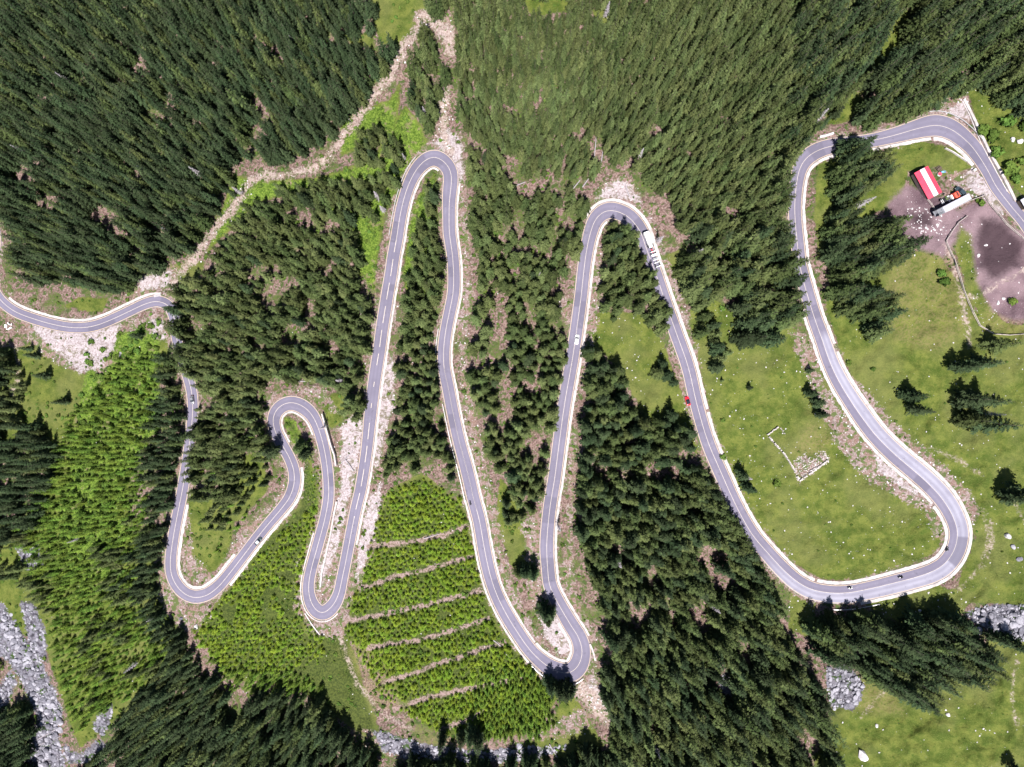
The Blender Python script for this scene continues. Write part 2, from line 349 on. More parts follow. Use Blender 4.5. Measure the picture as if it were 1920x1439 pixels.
CORE = [[(60,605),(225,605),(215,650),(190,690),(150,700),(110,660),(70,630)],[(285,600),(305,605),(310,640),(285,630)],
 [(640,800),(672,770),(682,800),(672,860),(655,930),(640,1000),(618,1060),(598,1110),(600,1060),(628,980),(640,900)],[(690,940),(715,905),(708,985),(690,1040),(668,1090),(672,1040)],
 [(700,700),(735,665),(740,760),(722,810),(705,880)],[(808,270),(840,240),(862,262),(870,320),(862,345),(840,285)],[(500,985),(545,925),(535,950),(470,1030),(430,1075),(440,1050)],
 [(1115,380),(1140,345),(1180,340),(1200,380),(1165,370),(1130,372)],[(1640,850),(1700,905),(1740,935),(1700,920),(1650,885)],[(1045,1150),(1060,1170),(1070,1220),(1050,1230),(1020,1190),(1015,1150)],[(1090,1290),(1115,1270),(1140,1340),(1115,1330)],
 [(1778,205),(1808,190),(1822,225),(1795,222)],[(1805,325),(1830,318),(1870,372),(1885,410),(1850,378),(1810,345)],[(800,30),(845,50),(848,90),(830,70)],[(255,520),(320,510),(320,535),(265,545)]]
BRUSH = [GRASS[21]]
for key, polys, grow in (('brush', BRUSH, -4), ('core', CORE, 0), ('dark', DARK, 0), ('grass', GRASS, 2), ('bright', BRIGHT, 0), ('pale', PALE, 1), ('mud', MUD, 2), ('dry', DRY, 0), ('rock', ROCK, 2)):
    f = new_field()
    for p in polys: add_poly(f, p, grow)
    gf[key] = f
# gravel verge all along the road, wider in places
vw = (RS[:, 2] + RS[:, 3]) / 2 + 5 + 5 * vnoise(np.arange(len(RS)) / 12.0, np.zeros(len(RS)), 9)
add_line(gf['pale'], RS[:, :2], vw)
gf['track'] = new_field()
for pts, w in TRACKS:
    add_line(gf['track'], dense(spline(pts, 8)), w)
    if w > 4:
        add_line(gf['pale'], dense(spline(pts, 8)), w * 1.5)
BANDS = [[(690,1025),(760,1018),(830,1005),(878,985)],[(675,1105),(740,1082),(800,1068),(888,1044)],[(650,1165),(730,1150),(800,1135),(900,1108)],
         [(690,1215),(790,1200),(840,1185),(915,1160)],[(720,1280),(780,1262),(820,1245),(945,1205)],[(740,1330),(790,1312),(840,1300),(985,1272)],[(830,1368),(880,1350),(905,1335)]]
gf['band'] = new_field()
for b in BANDS: add_line(gf['band'], dense(b), 3.2 + 1.6 * vnoise(dense(b)[:, 0] / 12, dense(b)[:, 1] / 12, 88))

# ground mesh: one sheet over the mountainside, reaching far beyond the frame at its rim
def ground():
    X = (GU - CX) * DG / F; Y = (CY - GV) * DG / F; Z = CAMZ - DG
    far = np.maximum(np.maximum(np.abs(GU - CX) / (GU.max() - CX), 0), np.abs(GV - CY) / (GV.max() - CY))
    # stretch the outermost rings to the horizon
    n = 6
    ring = np.minimum.reduce([np.arange(GNU)[None, :].repeat(GNV, 0), GNU - 1 - np.arange(GNU)[None, :].repeat(GNV, 0), np.arange(GNV)[:, None].repeat(GNU, 1), GNV - 1 - np.arange(GNV)[:, None].repeat(GNU, 1)])
    s = np.where(ring < n, 1 + (n - ring) ** 2 * 0.12, 1.0)
    X = X * s; Y = Y * s
    co = np.stack([X, Y, Z], -1).reshape(-1, 3)
    idx = np.arange(GNU * GNV).reshape(GNV, GNU)
    fs = np.stack([idx[:-1, :-1], idx[1:, :-1], idx[1:, 1:], idx[:-1, 1:]], -1).reshape(-1, 4)
    me = bpy.data.meshes.new('ground')
    me.vertices.add(len(co)); me.vertices.foreach_set('co', co.ravel())
    me.loops.add(fs.size); me.loops.foreach_set('vertex_index', fs.ravel().astype(np.int32))
    me.polygons.add(len(fs)); me.polygons.foreach_set('loop_start', (np.arange(len(fs)) * 4).astype(np.int32)); me.polygons.foreach_set('loop_total', np.full(len(fs), 4, np.int32))
    me.polygons.foreach_set('use_smooth', np.ones(len(fs), bool))
    me.update(calc_edges=True)
    for k, f in gf.items():
        a = me.attributes.new('z_' + k, 'FLOAT', 'POINT')
        a.data.foreach_set('value', np.clip(0.5 + f / 30.0, 0, 1).ravel().astype(np.float32))
    o = bpy.data.objects.new('ground', me); COL.objects.link(o)
    return o
ground_o = tag(ground(), kind='structure')
m_ground, nt, b = nmat('ground', 0.95, 0.1)
g = NT(nt)
tc = g.n('ShaderNodeTexCoord').outputs['Object']
n1 = g.noise(0.22, 6, 0.62, tc); n2 = g.noise(1.1, 5, 0.65, tc); n3 = g.noise(3.2, 3, 0.7, tc); nb = g.noise(0.045, 4, 0.55, tc)
mixn = g.math('ADD', g.math('MULTIPLY', n1, 0.55), g.math('MULTIPLY', n2, 0.45))
jit = g.math('SUBTRACT', mixn, 0.5)
def mask(key, k, w=0.05, off=0.0):
    v = g.math('ADD', g.attr('z_' + key), g.math('MULTIPLY', jit, k))
    return g.step(v, 0.5 - w + off, 0.5 + w + off)
duff = g.mix(g.step(n2, 0.38, 0.66), (0.105, 0.065, 0.055), (0.26, 0.180, 0.160))
duff = g.mix(g.math('MULTIPLY', g.step(g.noise(1.7, 4, 0.7, tc), 0.57, 0.66), .8), duff, (0.36, 0.29, 0.28))
duff = g.mix(g.math('MULTIPLY', g.step(g.noise(0.09, 4, 0.6, tc, 0.8), 0.50, 0.60), g.step(n2, .32, .56)), duff, (0.075, 0.105, 0.026))
duff = g.mix(g.step(g.noise(0.5, 4, 0.6, tc, 0.6), 0.51, 0.60), duff, (0.055, 0.080, 0.024))
gr_base = g.mix(g.step(n1, 0.36, 0.64), (0.056, 0.082, 0.014), (0.122, 0.140, 0.030))
gr_base = g.mix(g.step(n2, 0.5, 0.75), gr_base, (0.045, 0.080, 0.012))
gr_base = g.mix(g.math('MULTIPLY', g.step(nb, 0.45, 0.65), 0.55), gr_base, (0.125, 0.13, 0.045))
gr_base = g.mix(g.math('MULTIPLY', g.step(n3, 0.54, 0.66), 0.55), gr_base, (0.19, 0.20, 0.06))
gr_base = g.mix(g.math('MULTIPLY', g.step(g.noise(2.1, 3, 0.7, tc), 0.60, 0.68), 0.55), gr_base, (0.03, 0.055, 0.010))
gr_bright = g.mix(g.step(n2, 0.36, 0.62), (0.045, 0.085, 0.010), (0.155, 0.225, 0.036))
gr_bright = g.mix(g.step(n3, 0.54, 0.62), gr_bright, (0.03, 0.055, 0.008))
gr_bright = g.mix(g.math('MULTIPLY', g.step(n1, 0.55, 0.66), 0.7), gr_bright, (0.20, 0.15, 0.10))
col = duff
col = g.mix(mask('grass', 0.9, 0.06), col, gr_base)
col = g.mix(mask('bright', 1.1, 0.1, 0.06), col, gr_bright)
col = g.mix(g.math('MULTIPLY', mask('brush', 1.6, 0.1), .8), col, g.mix(g.step(n2, .4, .62), (0.022, 0.036, 0.010), (0.075, 0.095, 0.022)))
col = g.mix(g.math('MULTIPLY', g.math('MULTIPLY', mask('dry', 1.2, 0.4), g.step(n2, .35, .65)), 0.55), col, (0.20, 0.16, 0.075))
pale_c = g.mix(g.step(n2, 0.36, 0.70), (0.17, 0.11, 0.095), (0.36, 0.29, 0.29))
pale_c = g.mix(g.math('MULTIPLY', g.step(g.noise(0.16, 4, 0.6, tc, .5), 0.42, 0.58), 0.75), pale_c, (0.20, 0.125, 0.10))
pale_c = g.mix(g.step(n3, 0.56, 0.66), pale_c, (0.10, 0.075, 0.05))
pale_c = g.mix(g.math('MULTIPLY', g.step(g.noise(1.9, 4, 0.7, tc), 0.58, 0.66), 0.8), pale_c, (0.48, 0.43, 0.44))
pale_c = g.mix(g.step(g.noise(0.45, 5, 0.65, tc, 0.4), 0.49, 0.56), pale_c, (0.09, 0.115, 0.04))
col = g.mix(mask('pale', 2.0, 0.08, 0.04), col, pale_c)
core_c = g.mix(g.step(n2, 0.3, 0.6), (0.22, 0.165, 0.16), (0.42, 0.37, 0.385))
core_c = g.mix(g.step(g.noise(0.35, 5, 0.65, tc, .5), .52, .62), core_c, (0.16, 0.14, 0.10))
core_c = g.mix(g.step(n3, 0.58, 0.68), core_c, (0.15, 0.115, 0.10))
col = g.mix(mask('core', 1.3, 0.10, 0.0), col, core_c)
mud_c = g.mix(g.step(nb, 0.35, 0.62), (0.085, 0.052, 0.064), (0.215, 0.15, 0.165))
mud_c = g.mix(g.step(n3, 0.64, 0.70), mud_c, (0.42, 0.38, 0.38))
col = g.mix(mask('mud', 1.2, 0.25), col, mud_c)
col = g.mix(g.math('MULTIPLY', mask('dark', 1.0, 0.4), 0.9), col, (0.045, 0.028, 0.034))
trk = g.mix(g.step(n2, 0.35, 0.62), (0.22, 0.15, 0.13), (0.38, 0.31, 0.28))
trk = g.mix(g.step(g.noise(0.5, 4, 0.6, tc), .55, .63), trk, (0.08, 0.10, 0.03))
col = g.mix(g.math('MULTIPLY', mask('track', 1.6, 0.16), .9), col, trk)
col = g.mix(mask('band', 0.9, 0.08), col, g.mix(g.step(n2, 0.35, 0.6), (0.12, 0.095, 0.06), (0.28, 0.20, 0.19)))
vor = g.n('ShaderNodeTexVoronoi'); vor.inputs['Scale'].default_value = 0.55; g.link(tc, vor.inputs['Vector'])
rock_c = g.mix(g.step(vor.outputs['Distance'], 0.25, 0.8), (0.20, 0.19, 0.225), (0.045, 0.042, 0.052))
rock_c = g.mix(g.step(n1, 0.5, 0.62), rock_c, (0.13, 0.12, 0.14))
rock_c = g.mix(g.step(g.noise(0.25, 4, 0.6, tc, .4), 0.54, 0.62), rock_c, (0.04, 0.07, 0.02))
col = g.mix(mask('rock', 1.2, 0.06), col, rock_c)
g.link(col, b.inputs['Base Color'])
bmp = g.n('ShaderNodeBump'); bmp.inputs['Strength'].default_value = 0.9; bmp.inputs['Distance'].default_value = 0.6
g.link(g.math('ADD', n2, g.math('MULTIPLY', n3, 0.5)), bmp.inputs['Height']); g.link(bmp.outputs['Normal'], b.inputs['Normal'])
ground_o.data.materials.append(m_ground)

# ------------------------------------------------------------------ road sheet, painted lines
m_asph, nt, b = nmat('asphalt', 0.85, 0.25); g = NT(nt)
tc = g.n('ShaderNodeTexCoord').outputs['Object']
a_dark = g.mix(g.step(g.noise(0.08, 4, 0.6, tc), 0.35, 0.65), (0.135, 0.122, 0.170), (0.165, 0.150, 0.205))
a_pale = g.mix(g.step(g.noise(0.12, 5, 0.6, tc), 0.3, 0.7), (0.24, 0.23, 0.29), (0.30, 0.29, 0.355))
c = g.mix(g.attr('pale'), a_dark, a_pale)
c = g.mix(g.math('MULTIPLY', g.step(g.noise(6.0, 3, 0.7, tc), 0.45, 0.75), 0.35), c, (0.22, 0.20, 0.25))
c = g.mix(g.math('MULTIPLY', g.attr('patch'), 0.75), c, (0.105, 0.096, 0.135))
c = g.mix(g.math('MULTIPLY', g.step(g.noise(0.25, 5, 0.65, tc, .6), 0.55, 0.7), .5), c, (0.20, 0.185, 0.235))
tyre = g.attr('lane')
c = g.mix(g.math('MULTIPLY', tyre, 0.40), c, (0.115, 0.105, 0.145))
c = g.mix(g.math('MULTIPLY', g.step(g.noise(0.5, 4, 0.6, tc), 0.62, 0.7), 0.4), c, (0.07, 0.065, 0.085))
g.link(c, b.inputs['Base Color'])
def fl(n, col, rough=0.8): return simple(n, col, rough, 0.2, 0, 0.18, 0.8)
m_line_y = fl('edge_line_paint', (0.50, 0.38, 0.24)); m_line_w = fl('centre_line_paint', (0.50, 0.44, 0.38))
m_conc = simple('concrete', (0.50, 0.46, 0.46), 0.9, 0.1, 0, 0.25, 0.9)
m_conc_d = simple('weathered_concrete', (0.30, 0.28, 0.29), 0.9, 0.1, 0, 0.3, 0.7)
def near_i(x, y): return int(np.argmin(np.hypot(RS[:, 0] - x, RS[:, 1] - y)))
RL = 0.12
def off_pt(i, o, up):
    u, v = RS[i, 0] + NL[i, 0] * o, RS[i, 1] + NL[i, 1] * o
    return P(u, v, up, True)
PZ0, PZ1 = near_i(1536, 622), near_i(1436, 1034)
def road():
    mb = MB(); lane = []; pale = []; patch = []; n = len(RS); rp = random.Random(5); spots = [(rp.randrange(n), rp.randrange(4, 22), rp.choice((-1, 1, 0))) for _ in range(34)]
    offs_f = (-1.0, -0.75, -0.5, -0.25, -0.012, 0.012, 0.25, 0.5, 0.75, 1.0)
    rows = []
    for i in range(n):
        wl, wr = RS[i, 2] + 1.1, RS[i, 3] + 1.1
        r = [off_pt(i, -wr, -0.5)]
        lane += [0]; pp = 0.0
        if PZ0 <= i <= PZ1: pp = min(1, (i - PZ0) / 6, (PZ1 - i) / 14)
        pale += [0]
        for o in offs_f:
            r.append(off_pt(i, o * (wl if o > 0 else wr), RL)); lane.append(1.0 if abs(abs(o) - 0.5) > 0.2 and 0.2 < abs(o) < 0.8 else 0.0); pale.append(pp if o > 0 else 0.0)
        r.append(off_pt(i, wl, -0.5)); lane += [0]; pale += [pp]
        for o in (-1,) + offs_f + (1,): patch.append(1.0 if any(a <= i < a + l and (sg == 0 or sg * o > 0) for a, l, sg in spots) else 0.0)
        rows.append(r)
    k = len(rows[0]); mb.v = [tuple(p) for r in rows for p in r]
    for i in range(n - 1):
        for j in range(k - 1):
            mb.f.append((i * k + j, i * k + j + 1, (i + 1) * k + j + 1, (i + 1) * k + j)); mb.m.append(0)
    o = mb.build('road', m_asph)
    for nm, arr in (('lane', lane), ('pale', pale), ('patch', patch)):
        a = o.data.attributes.new(nm, 'FLOAT', 'POINT'); a.data.foreach_set('value', np.array(arr, np.float32))
    return tag(o, kind='structure')
road_o = road()
def strip(i0, i1, fo, w, up, mb, dash=None):
    """painted line; fo(i) centre offset px; w metres"""
    hw = w / 2 * F / 300.0
    for i in range(i0, i1):
        if dash and (i % dash[0]) >= dash[1]: continue
        a, c = fo(i), fo(i + 1)
        mb.add([off_pt(i, a - hw, up), off_pt(i, a + hw, up), off_pt(i + 1, c + hw, up), off_pt(i + 1, c - hw, up)], [(0, 1, 2, 3)])
n = len(RS)
for sgn in (1, -1):
    mb = MB(); col_i = 2 if sgn > 0 else 3
    strip(2, n - 3, lambda i: sgn * (RS[i, col_i] - 0.2), 0.20, RL + 0.02, mb); mb.build('edge_line', m_line_y, road_o)
D0, D1, D2, D3 = near_i(743, 450), near_i(664, 972), near_i(708, 680), near_i(694, 790)
A0, A1 = near_i(832, 690), near_i(893, 955)
E0, E1 = near_i(1095, 505), near_i(1050, 820)
mb = MB(); ctr = lambda i: 0.0
strip(2, A0, ctr, 0.15, RL + 0.02, mb)
strip(A1, D0, ctr, 0.15, RL + 0.02, mb); strip(D0, D2, ctr, 0.24, RL + 0.02, mb, (14, 10)); strip(D2, D3, ctr, 0.24, RL + 0.02, mb, (13, 3)); strip(D3, D1, ctr, 0.24, RL + 0.02, mb, (14, 10))
strip(D1, n - 3, ctr, 0.15, RL + 0.02, mb)
mb.build('centre_line', m_line_w, road_o)

# concrete gutters, aprons and kerbs beside the road: one thing each
def wave_profile(i): return 0
def side_strip(name, cat, label, p0, p1, side, gap, width, h, mat, rag=0.0, group=None):
    i0, i1 = sorted((near_i(*p0), near_i(*p1)))
    mb = MB(); rings = []
    for i in range(i0, i1 + 1):
        w = RS[i, 2] if side > 0 else RS[i, 3]
        q = width * (.66 if width > 7.5 else .78) * (1 + rag * .55 * (float(vnoise(i * 0.9, side * 3.1, 21)) - .5) * 2)
        a, c = side * (w + gap), side * (w + gap + q)
        rings.append([off_pt(i, a, -0.4), off_pt(i, a, h), off_pt(i, c, h), off_pt(i, c, -0.4)])
    mb.loft(rings)
    o = mb.build(name, mat); return tag(o, label, cat, group)
GUT = 'concrete gutters and aprons along the road'
m_strip = simple('gutter_concrete', (0.44, 0.395, 0.385), 0.9, 0.1, 0, 0.32, 0.5)
STR = [
 # label, start, end, side (+1 left of travel, -1 right), gap px, width px, raggedness
 ('white concrete gutter above the far left bend, along the foot of the forest', (300,566), (8,570), -1, 2.2, 5.5, .25),
 ('white concrete apron inside the lower left hairpin, around the small wedge of grass', (452,1048), (336,945), -1, 1.6, 6.5, .35),
 ('white concrete gutter on the downhill side of the road with the dark green car', (552,880), (420,1090), 1, 1.8, 6.0, .3),
 ('narrow white gutter inside the small looped hairpin, beside its shady spruce', (600,812), (530,838), 1, 1.6, 4.0, .3),
 ('long white gutter between the dashed straight and the central strip of spruces', (836,308), (655,1020), 1, 1.8, 4.6, .3),
 ('white gutter between the central road and the forest to its right', (846,345), (990,1214), -1, 1.6, 4.4, .3),
 ('white apron lining the inside of the lower central hairpin', (992,1216), (1062,1158), -1, 1.6, 6.0, .2),
 ('white gutter along the road edge above the sapling plantation', (888,935), (1035,1254), 1, 2.2, 4.5, .2),
 ('white gutter on the right of the road with the white car', (1127,401), (1086,1200), 1, 1.8, 5.5, .2),
 ('bright white gutter on the outside of the road with the white lorry', (1115,415), (1310,772), -1, 1.8, 8.0, .12),
 ('white gutter between the right hand meadow and the road passing the red car', (1311,778), (1522,1105), -1, 1.8, 8.0, .2),
 ('white apron lining the inside of the big meadow hairpin', (1526,1106), (1767,937), -1, 2.0, 9.0, .15),
 ('pale gutter between the meadow with the stone ruin and the upper right road', (1763,931), (1519,572), -1, 2.0, 6.5, .35),
 ('wide white apron around the outside of the big meadow hairpin', (1550,665), (1610,1108), 1, 1.8, 8.5, .12),
 ('white apron inside the upper right bend, beside the red roofed shed', (1840,300), (1746,236), 1, 1.8, 10, .12),
 ('white gutter along the inner side of the upper right road, past the tall spruces', (1741,237), (1546,650), 1, 1.8, 8.0, .3),
 ('thin white gutter outside the narrow hairpin, beside the left plantation', (601,1003), (620,1140), 1, 2.2, 2.4, .2),
]
for (lab, p0, p1, side, gap, w, rag) in STR:
    side_strip('concrete_gutter', 'gutter', lab, p0, p1, side, gap, w, 0.16, m_strip, rag, GUT)

# ------------------------------------------------------------------ walls, guard rails, fences
m_steel = simple('galvanised_steel', (0.55, 0.55, 0.57), 0.45, 0.5, 0.4, 0.1)
m_wood = simple('weathered_wood', (0.36, 0.31, 0.29), 0.9, 0.1, 0, 0.25, 2.0)
m_dwood = simple('dark_wood', (0.10, 0.075, 0.06), 0.9, 0.1, 0, 0.25, 2.0)
def poly_wall(name, cat, label, pts, w, h, mat, sink=0.6, rag=0.0):
    Q = dense(pts, 5.0); W = [P(q[0], q[1]) for q in Q]; rings = []
    for i, p in enumerate(W):
        t = (W[min(i + 1, len(W) - 1)] - W[max(i - 1, 0)]); t.z = 0; t.normalize(); nn = Vector((-t.y, t.x, 0)) * w / 2
        hh = h * (1 + rag * random.uniform(-1, 1)); k = 1 + rag * random.uniform(-.4, .4)
        rings.append([p - nn * k + Vector((0, 0, -sink)), p - nn * k + Vector((0, 0, hh)), p + nn * k + Vector((0, 0, hh)), p + nn * k + Vector((0, 0, -sink))])
    mb = MB(); mb.loft(rings); return tag(mb.build(name, mat), label, cat)
poly_wall('retaining_wall', 'wall', 'long straight white wall climbing past the upper right bend to the small roadside hut', [(1806,187),(1822,218),(1838,252),(1852,283),(1872,318),(1890,352),(1902,377)], 0.95, 0.7, m_strip)
poly_wall('low_kerb_wall', 'kerb', 'thin pale kerb running beside the long straight white wall', [(1804,190),(1816,214),(1828,243),(1838,268),(1850,291),(1868,324),(1888,360)], 0.25, 0.3, m_conc)
poly_wall('retaining_wall', 'wall', 'grey retaining wall right of the small looped hairpin, above the bare rock', [(606,776),(612,797),(618,818),(622,833),(629,853),(632,872)], 0.6, 2.6, m_conc)
poly_wall('retaining_wall', 'wall', 'narrow white wall on the bare rock between the two legs of the narrow hairpin', [(632,940),(626,970),(620,1005),(612,1040),(604,1075),(602,1100)], 0.7, 1.2, m_strip)
poly_wall('retaining_wall', 'wall', 'short pale wall on the far side of the road above the red roofed shed and its yard', [(1771,279),(1785,286),(1800,296),(1812,304)], 0.3, 0.9, m_conc)
poly_wall('retaining_wall', 'wall', 'pale stub wall at the left end of the upper right road, under the forest edge', [(1536,258),(1550,255),(1562,251)], 0.9, 0.8, m_conc)
poly_wall('retaining_wall', 'wall', 'pale wall end jutting below the outer curve of the lower central hairpin', [(1106,1207),(1112,1222),(1116,1238)], 0.7, 0.6, m_strip)
poly_wall('concrete_ramp', 'ramp', 'low concrete edge slanting away under the bottom of the narrow hairpin', [(572,1150),(583,1168),(594,1183),(600,1190)], 0.5, 0.4, m_conc)
poly_wall('culvert_cover', 'culvert', 'grey slab covering the culvert behind the right end of the far left bend', [(289,556),(302,553)], 1.2, 0.3, m_conc_d)
def guard_rail(label, i0, i1, off_px, group='steel guard rails along the road'):
    idx = list(range(min(i0, i1), max(i0, i1) + 1))
    r = empty('guard_rail', off_pt(idx[0], off_px(idx[0]), 0)); base = r.location.copy(); tag(r, label, 'guard rail', group)
    mb = MB(); rings = []
    for i in idx:
        p = off_pt(i, off_px(i), 0.45) - base; nn = Vector((NL[i, 0], -NL[i, 1], 0)).normalized() * 0.09
        rings.append([p - nn, p - nn + Vector((0, 0, .32)), p + nn + Vector((0, 0, .32)), p + nn])
    mb.loft(rings); mb.build('rail', m_steel, r)
    for i in idx[::4]:
        mb = MB(); p = off_pt(i, off_px(i), 0) - base; mb.box((p.x, p.y, p.z + 0.28), (0.14, 0.14, 1.0)); mb.build('post', m_steel, r)
guard_rail('steel guard rail on the outer bottom edge of the big meadow hairpin, in tree shade', near_i(1640,1102), near_i(1562,1112), lambda i: RS[i, 2] + 12)
guard_rail('curved steel guard rail below the lower central hairpin, in tree shade', near_i(1078,1256), near_i(1010,1235), lambda i: RS[i, 2] + 4)
guard_rail('steel guard rail left of the top of the dashed straight', near_i(791,306), near_i(742,445), lambda i: -RS[i, 3] - 3)
guard_rail('steel guard rail left of the central road beside the strip of spruces', near_i(836,620), near_i(832,690), lambda i: RS[i, 2] + 3)
guard_rail('steel guard rail left of the central road above the sapling plantation', near_i(845,755), near_i(888,935), lambda i: RS[i, 2] + 4)
guard_rail('steel guard rail outside the very top of the upper right bend', near_i(1835,292), near_i(1745,236), lambda i: -RS[i, 3] - 6)
def rail_fence(label, pts, group='wooden rail fences around the yard', hh=1.1):
    Q = dense(pts, 11.0); base = P(*Q[0]); r = empty('rail_fence', base); tag(r, label, 'fence', group)
    W = [P(q[0], q[1]) - base for q in Q]
    for p in W:
        mb = MB(); mb.tube((p.x, p.y, p.z - .3), (p.x, p.y, p.z + hh + .15), 0.11, 0.09, 6); mb.build('post', m_wood, r)
    for z in (0.45, hh):
        mb = MB()
        for a, c in zip(W[:-1], W[1:]):
            j = Vector((random.uniform(-.05, .05), random.uniform(-.05, .05), 0))
            mb.tube(a + j + Vector((0, 0, z)), c + j + Vector((0, 0, z)), 0.13, 0.11, 6)
        mb.build('rail', m_wood, r)
rail_fence('wooden rail fence running down the meadow from the muddy yard to the far right edge', [(1772,454),(1778,468),(1787,486),(1798,520),(1805,545),(1812,562),(1822,585),(1835,611),(1850,620),(1862,627),(1890,629),(1925,626)])
rail_fence('wooden rail fence bending across the muddy yard above the green patch', [(1811,406),(1795,418),(1784,433),(1772,453)])
rail_fence('wooden rail fence from the white trailer to the corner by the road', [(1764,402),(1785,393),(1815,378),(1842,368)])
rail_fence('wooden rail fence beside the upper right road along the muddy field', [(1844,367),(1856,386),(1870,402),(1884,420),(1900,434),(1925,455)])
rail_fence('pale board fence from the corner of the red roofed shed to the trailer', [(1737,375),(1746,387),(1761,407)])

# ------------------------------------------------------------------ foliage kinds
def leaf_mat(name, base, tip, hue=0.0, var=0.35):
    m, nt, b = nmat(name, 0.85, 0.06); g = NT(nt)
    oi = g.n('ShaderNodeObjectInfo').outputs['Random']
    geo = g.n('ShaderNodeNewGeometry')
    tc = g.n('ShaderNodeTexCoord').outputs['Object']
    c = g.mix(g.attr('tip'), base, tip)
    c = g.mix(g.math('MULTIPLY', g.step(g.noise(0.9, 3, 0.6, tc), 0.4, 0.75), 0.5), c, tuple(min(1, x * 1.5) for x in tip))
    c = g.mix(g.math('MULTIPLY', oi, var), c, tuple(x * k for x, k in zip(base, (1.5, 1.15, 0.9))), 'MIX')
    hs = g.n('ShaderNodeHueSaturation'); g.link(c, hs.inputs['Color'])
    r2 = g.math('FRACT', g.math('MULTIPLY', oi, 17.3)); g.link(g.math('ADD', g.math('MULTIPLY', r2, 0.55), 0.72), hs.inputs['Value'])
    g.link(g.math('ADD', g.math('MULTIPLY', g.math('FRACT', g.math('MULTIPLY', oi, 7.7)), 0.035), 0.48 + hue), hs.inputs['Hue'])
    g.link(hs.outputs['Color'], b.inputs['Base Color'])
    return m
m_spruce_c = leaf_mat('cool_spruce_needles', (0.004, 0.010, 0.005), (0.056, 0.082, 0.036))  # needle bases near black paint in crown shade; paler tips are new growth
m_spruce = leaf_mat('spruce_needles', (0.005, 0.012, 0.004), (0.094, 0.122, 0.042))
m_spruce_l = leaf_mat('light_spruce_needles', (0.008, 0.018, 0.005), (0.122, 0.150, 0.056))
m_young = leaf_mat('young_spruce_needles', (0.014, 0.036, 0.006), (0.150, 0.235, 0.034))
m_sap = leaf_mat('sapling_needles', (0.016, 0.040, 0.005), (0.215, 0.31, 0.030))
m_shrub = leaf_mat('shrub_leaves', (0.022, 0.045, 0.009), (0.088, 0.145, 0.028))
m_bark = simple('bark', (0.17, 0.13, 0.115), 0.95, 0.1, 0, 0.3, 3)
m_dead = simple('dead_wood', (0.30, 0.27, 0.29), 0.95, 0.1, 0, 0.2, 2)

def crown_mesh(name, H, R, whorls, per, seed, z0=0.10, mat=None, twigs=4, droop=0.45, sparse=0.0, wid=0.29, ragged=.36):
    rnd = random.Random(seed); V = []; Fc = []; tip = []
    def tri(a, b_, c, ta, tb, tcx):
        k = len(V); V.extend([a, b_, c]); Fc.append((k, k + 1, k + 2)); tip.extend([ta, tb, tcx])
    ph = rnd.random() * 6
    lop = [1 + 0.2 * math.sin(k * 1.9 + ph) for k in range(8)]
    for w in range(whorls):
        t = (w + rnd.uniform(-.35, .35)) / whorls; t = min(max(t, 0), .985)
        z = H * (z0 + (1 - z0) * t)
        prof = (1 - t) ** 0.78 * (0.7 + 0.3 * min(1, t * 5 + .25)) * rnd.uniform(1 - ragged * .5, 1 + ragged * .3)
        nb = max(4, int(per * (0.55 + 0.55 * (1 - t))))
        off = rnd.random() * 6.283
        for k in range(nb):
            if rnd.random() < sparse: continue
            a = off + 6.283 * (k + rnd.uniform(-.35, .35)) / nb
            L = R * prof * rnd.uniform(1 - ragged, 1 + ragged * .45) * lop[int(a / 6.283 * 8) % 8] + 0.012 * H
            up = 0.42 * t - 0.06 + rnd.uniform(-.12, .12); dx, dy = math.cos(a), math.sin(a); roll = rnd.uniform(-.45, .45); br = rnd.uniform(-.22, .3)
            zz = z + rnd.uniform(-.014, .014) * H
            def pt(s, side=0.0, dz=0.0):
                return (dx * L * s - dy * side, dy * L * s + dx * side, zz + L * (up * s - droop * s * s * (1 - t * .6)) + dz + roll * side)
            wq = L * wid * 0.5
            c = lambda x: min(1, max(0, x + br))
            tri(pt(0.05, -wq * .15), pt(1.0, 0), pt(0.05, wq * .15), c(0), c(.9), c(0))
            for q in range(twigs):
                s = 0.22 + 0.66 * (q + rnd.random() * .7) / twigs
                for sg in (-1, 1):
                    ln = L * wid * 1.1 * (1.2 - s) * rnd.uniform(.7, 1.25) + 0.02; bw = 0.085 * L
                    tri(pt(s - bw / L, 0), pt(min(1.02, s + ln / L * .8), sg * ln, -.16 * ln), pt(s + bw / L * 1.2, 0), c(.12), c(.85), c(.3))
    me = bpy.data.meshes.new(name); me.from_pydata(V, [], Fc)
    a = me.attributes.new('tip', 'FLOAT', 'POINT'); a.data.foreach_set('value', np.array(tip, np.float32))
    me.materials.append(mat); me.update(); return me
def trunk_mesh(name, H, r, mat, seed=0):
    rnd = random.Random(seed); mb = MB(); rings = []
    for k in range(5):
        t = k / 4; rr = r * (1 - t) ** .9 + .015; cx, cy = rnd.uniform(-.04, .04) * H * .05, rnd.uniform(-.04, .04) * H * .05
        rings.append([(cx + rr * math.cos(a * 6.283 / 7), cy + rr * math.sin(a * 6.283 / 7), -0.5 + t * (H * .985 + .5)) for a in range(7)])
    mb.loft(rings); me = bpy.data.meshes.new(name); me.from_pydata(mb.v, [], mb.f); me.materials.append(mat); me.polygons.foreach_set('use_smooth', [True] * len(mb.f)); me.update(); return me
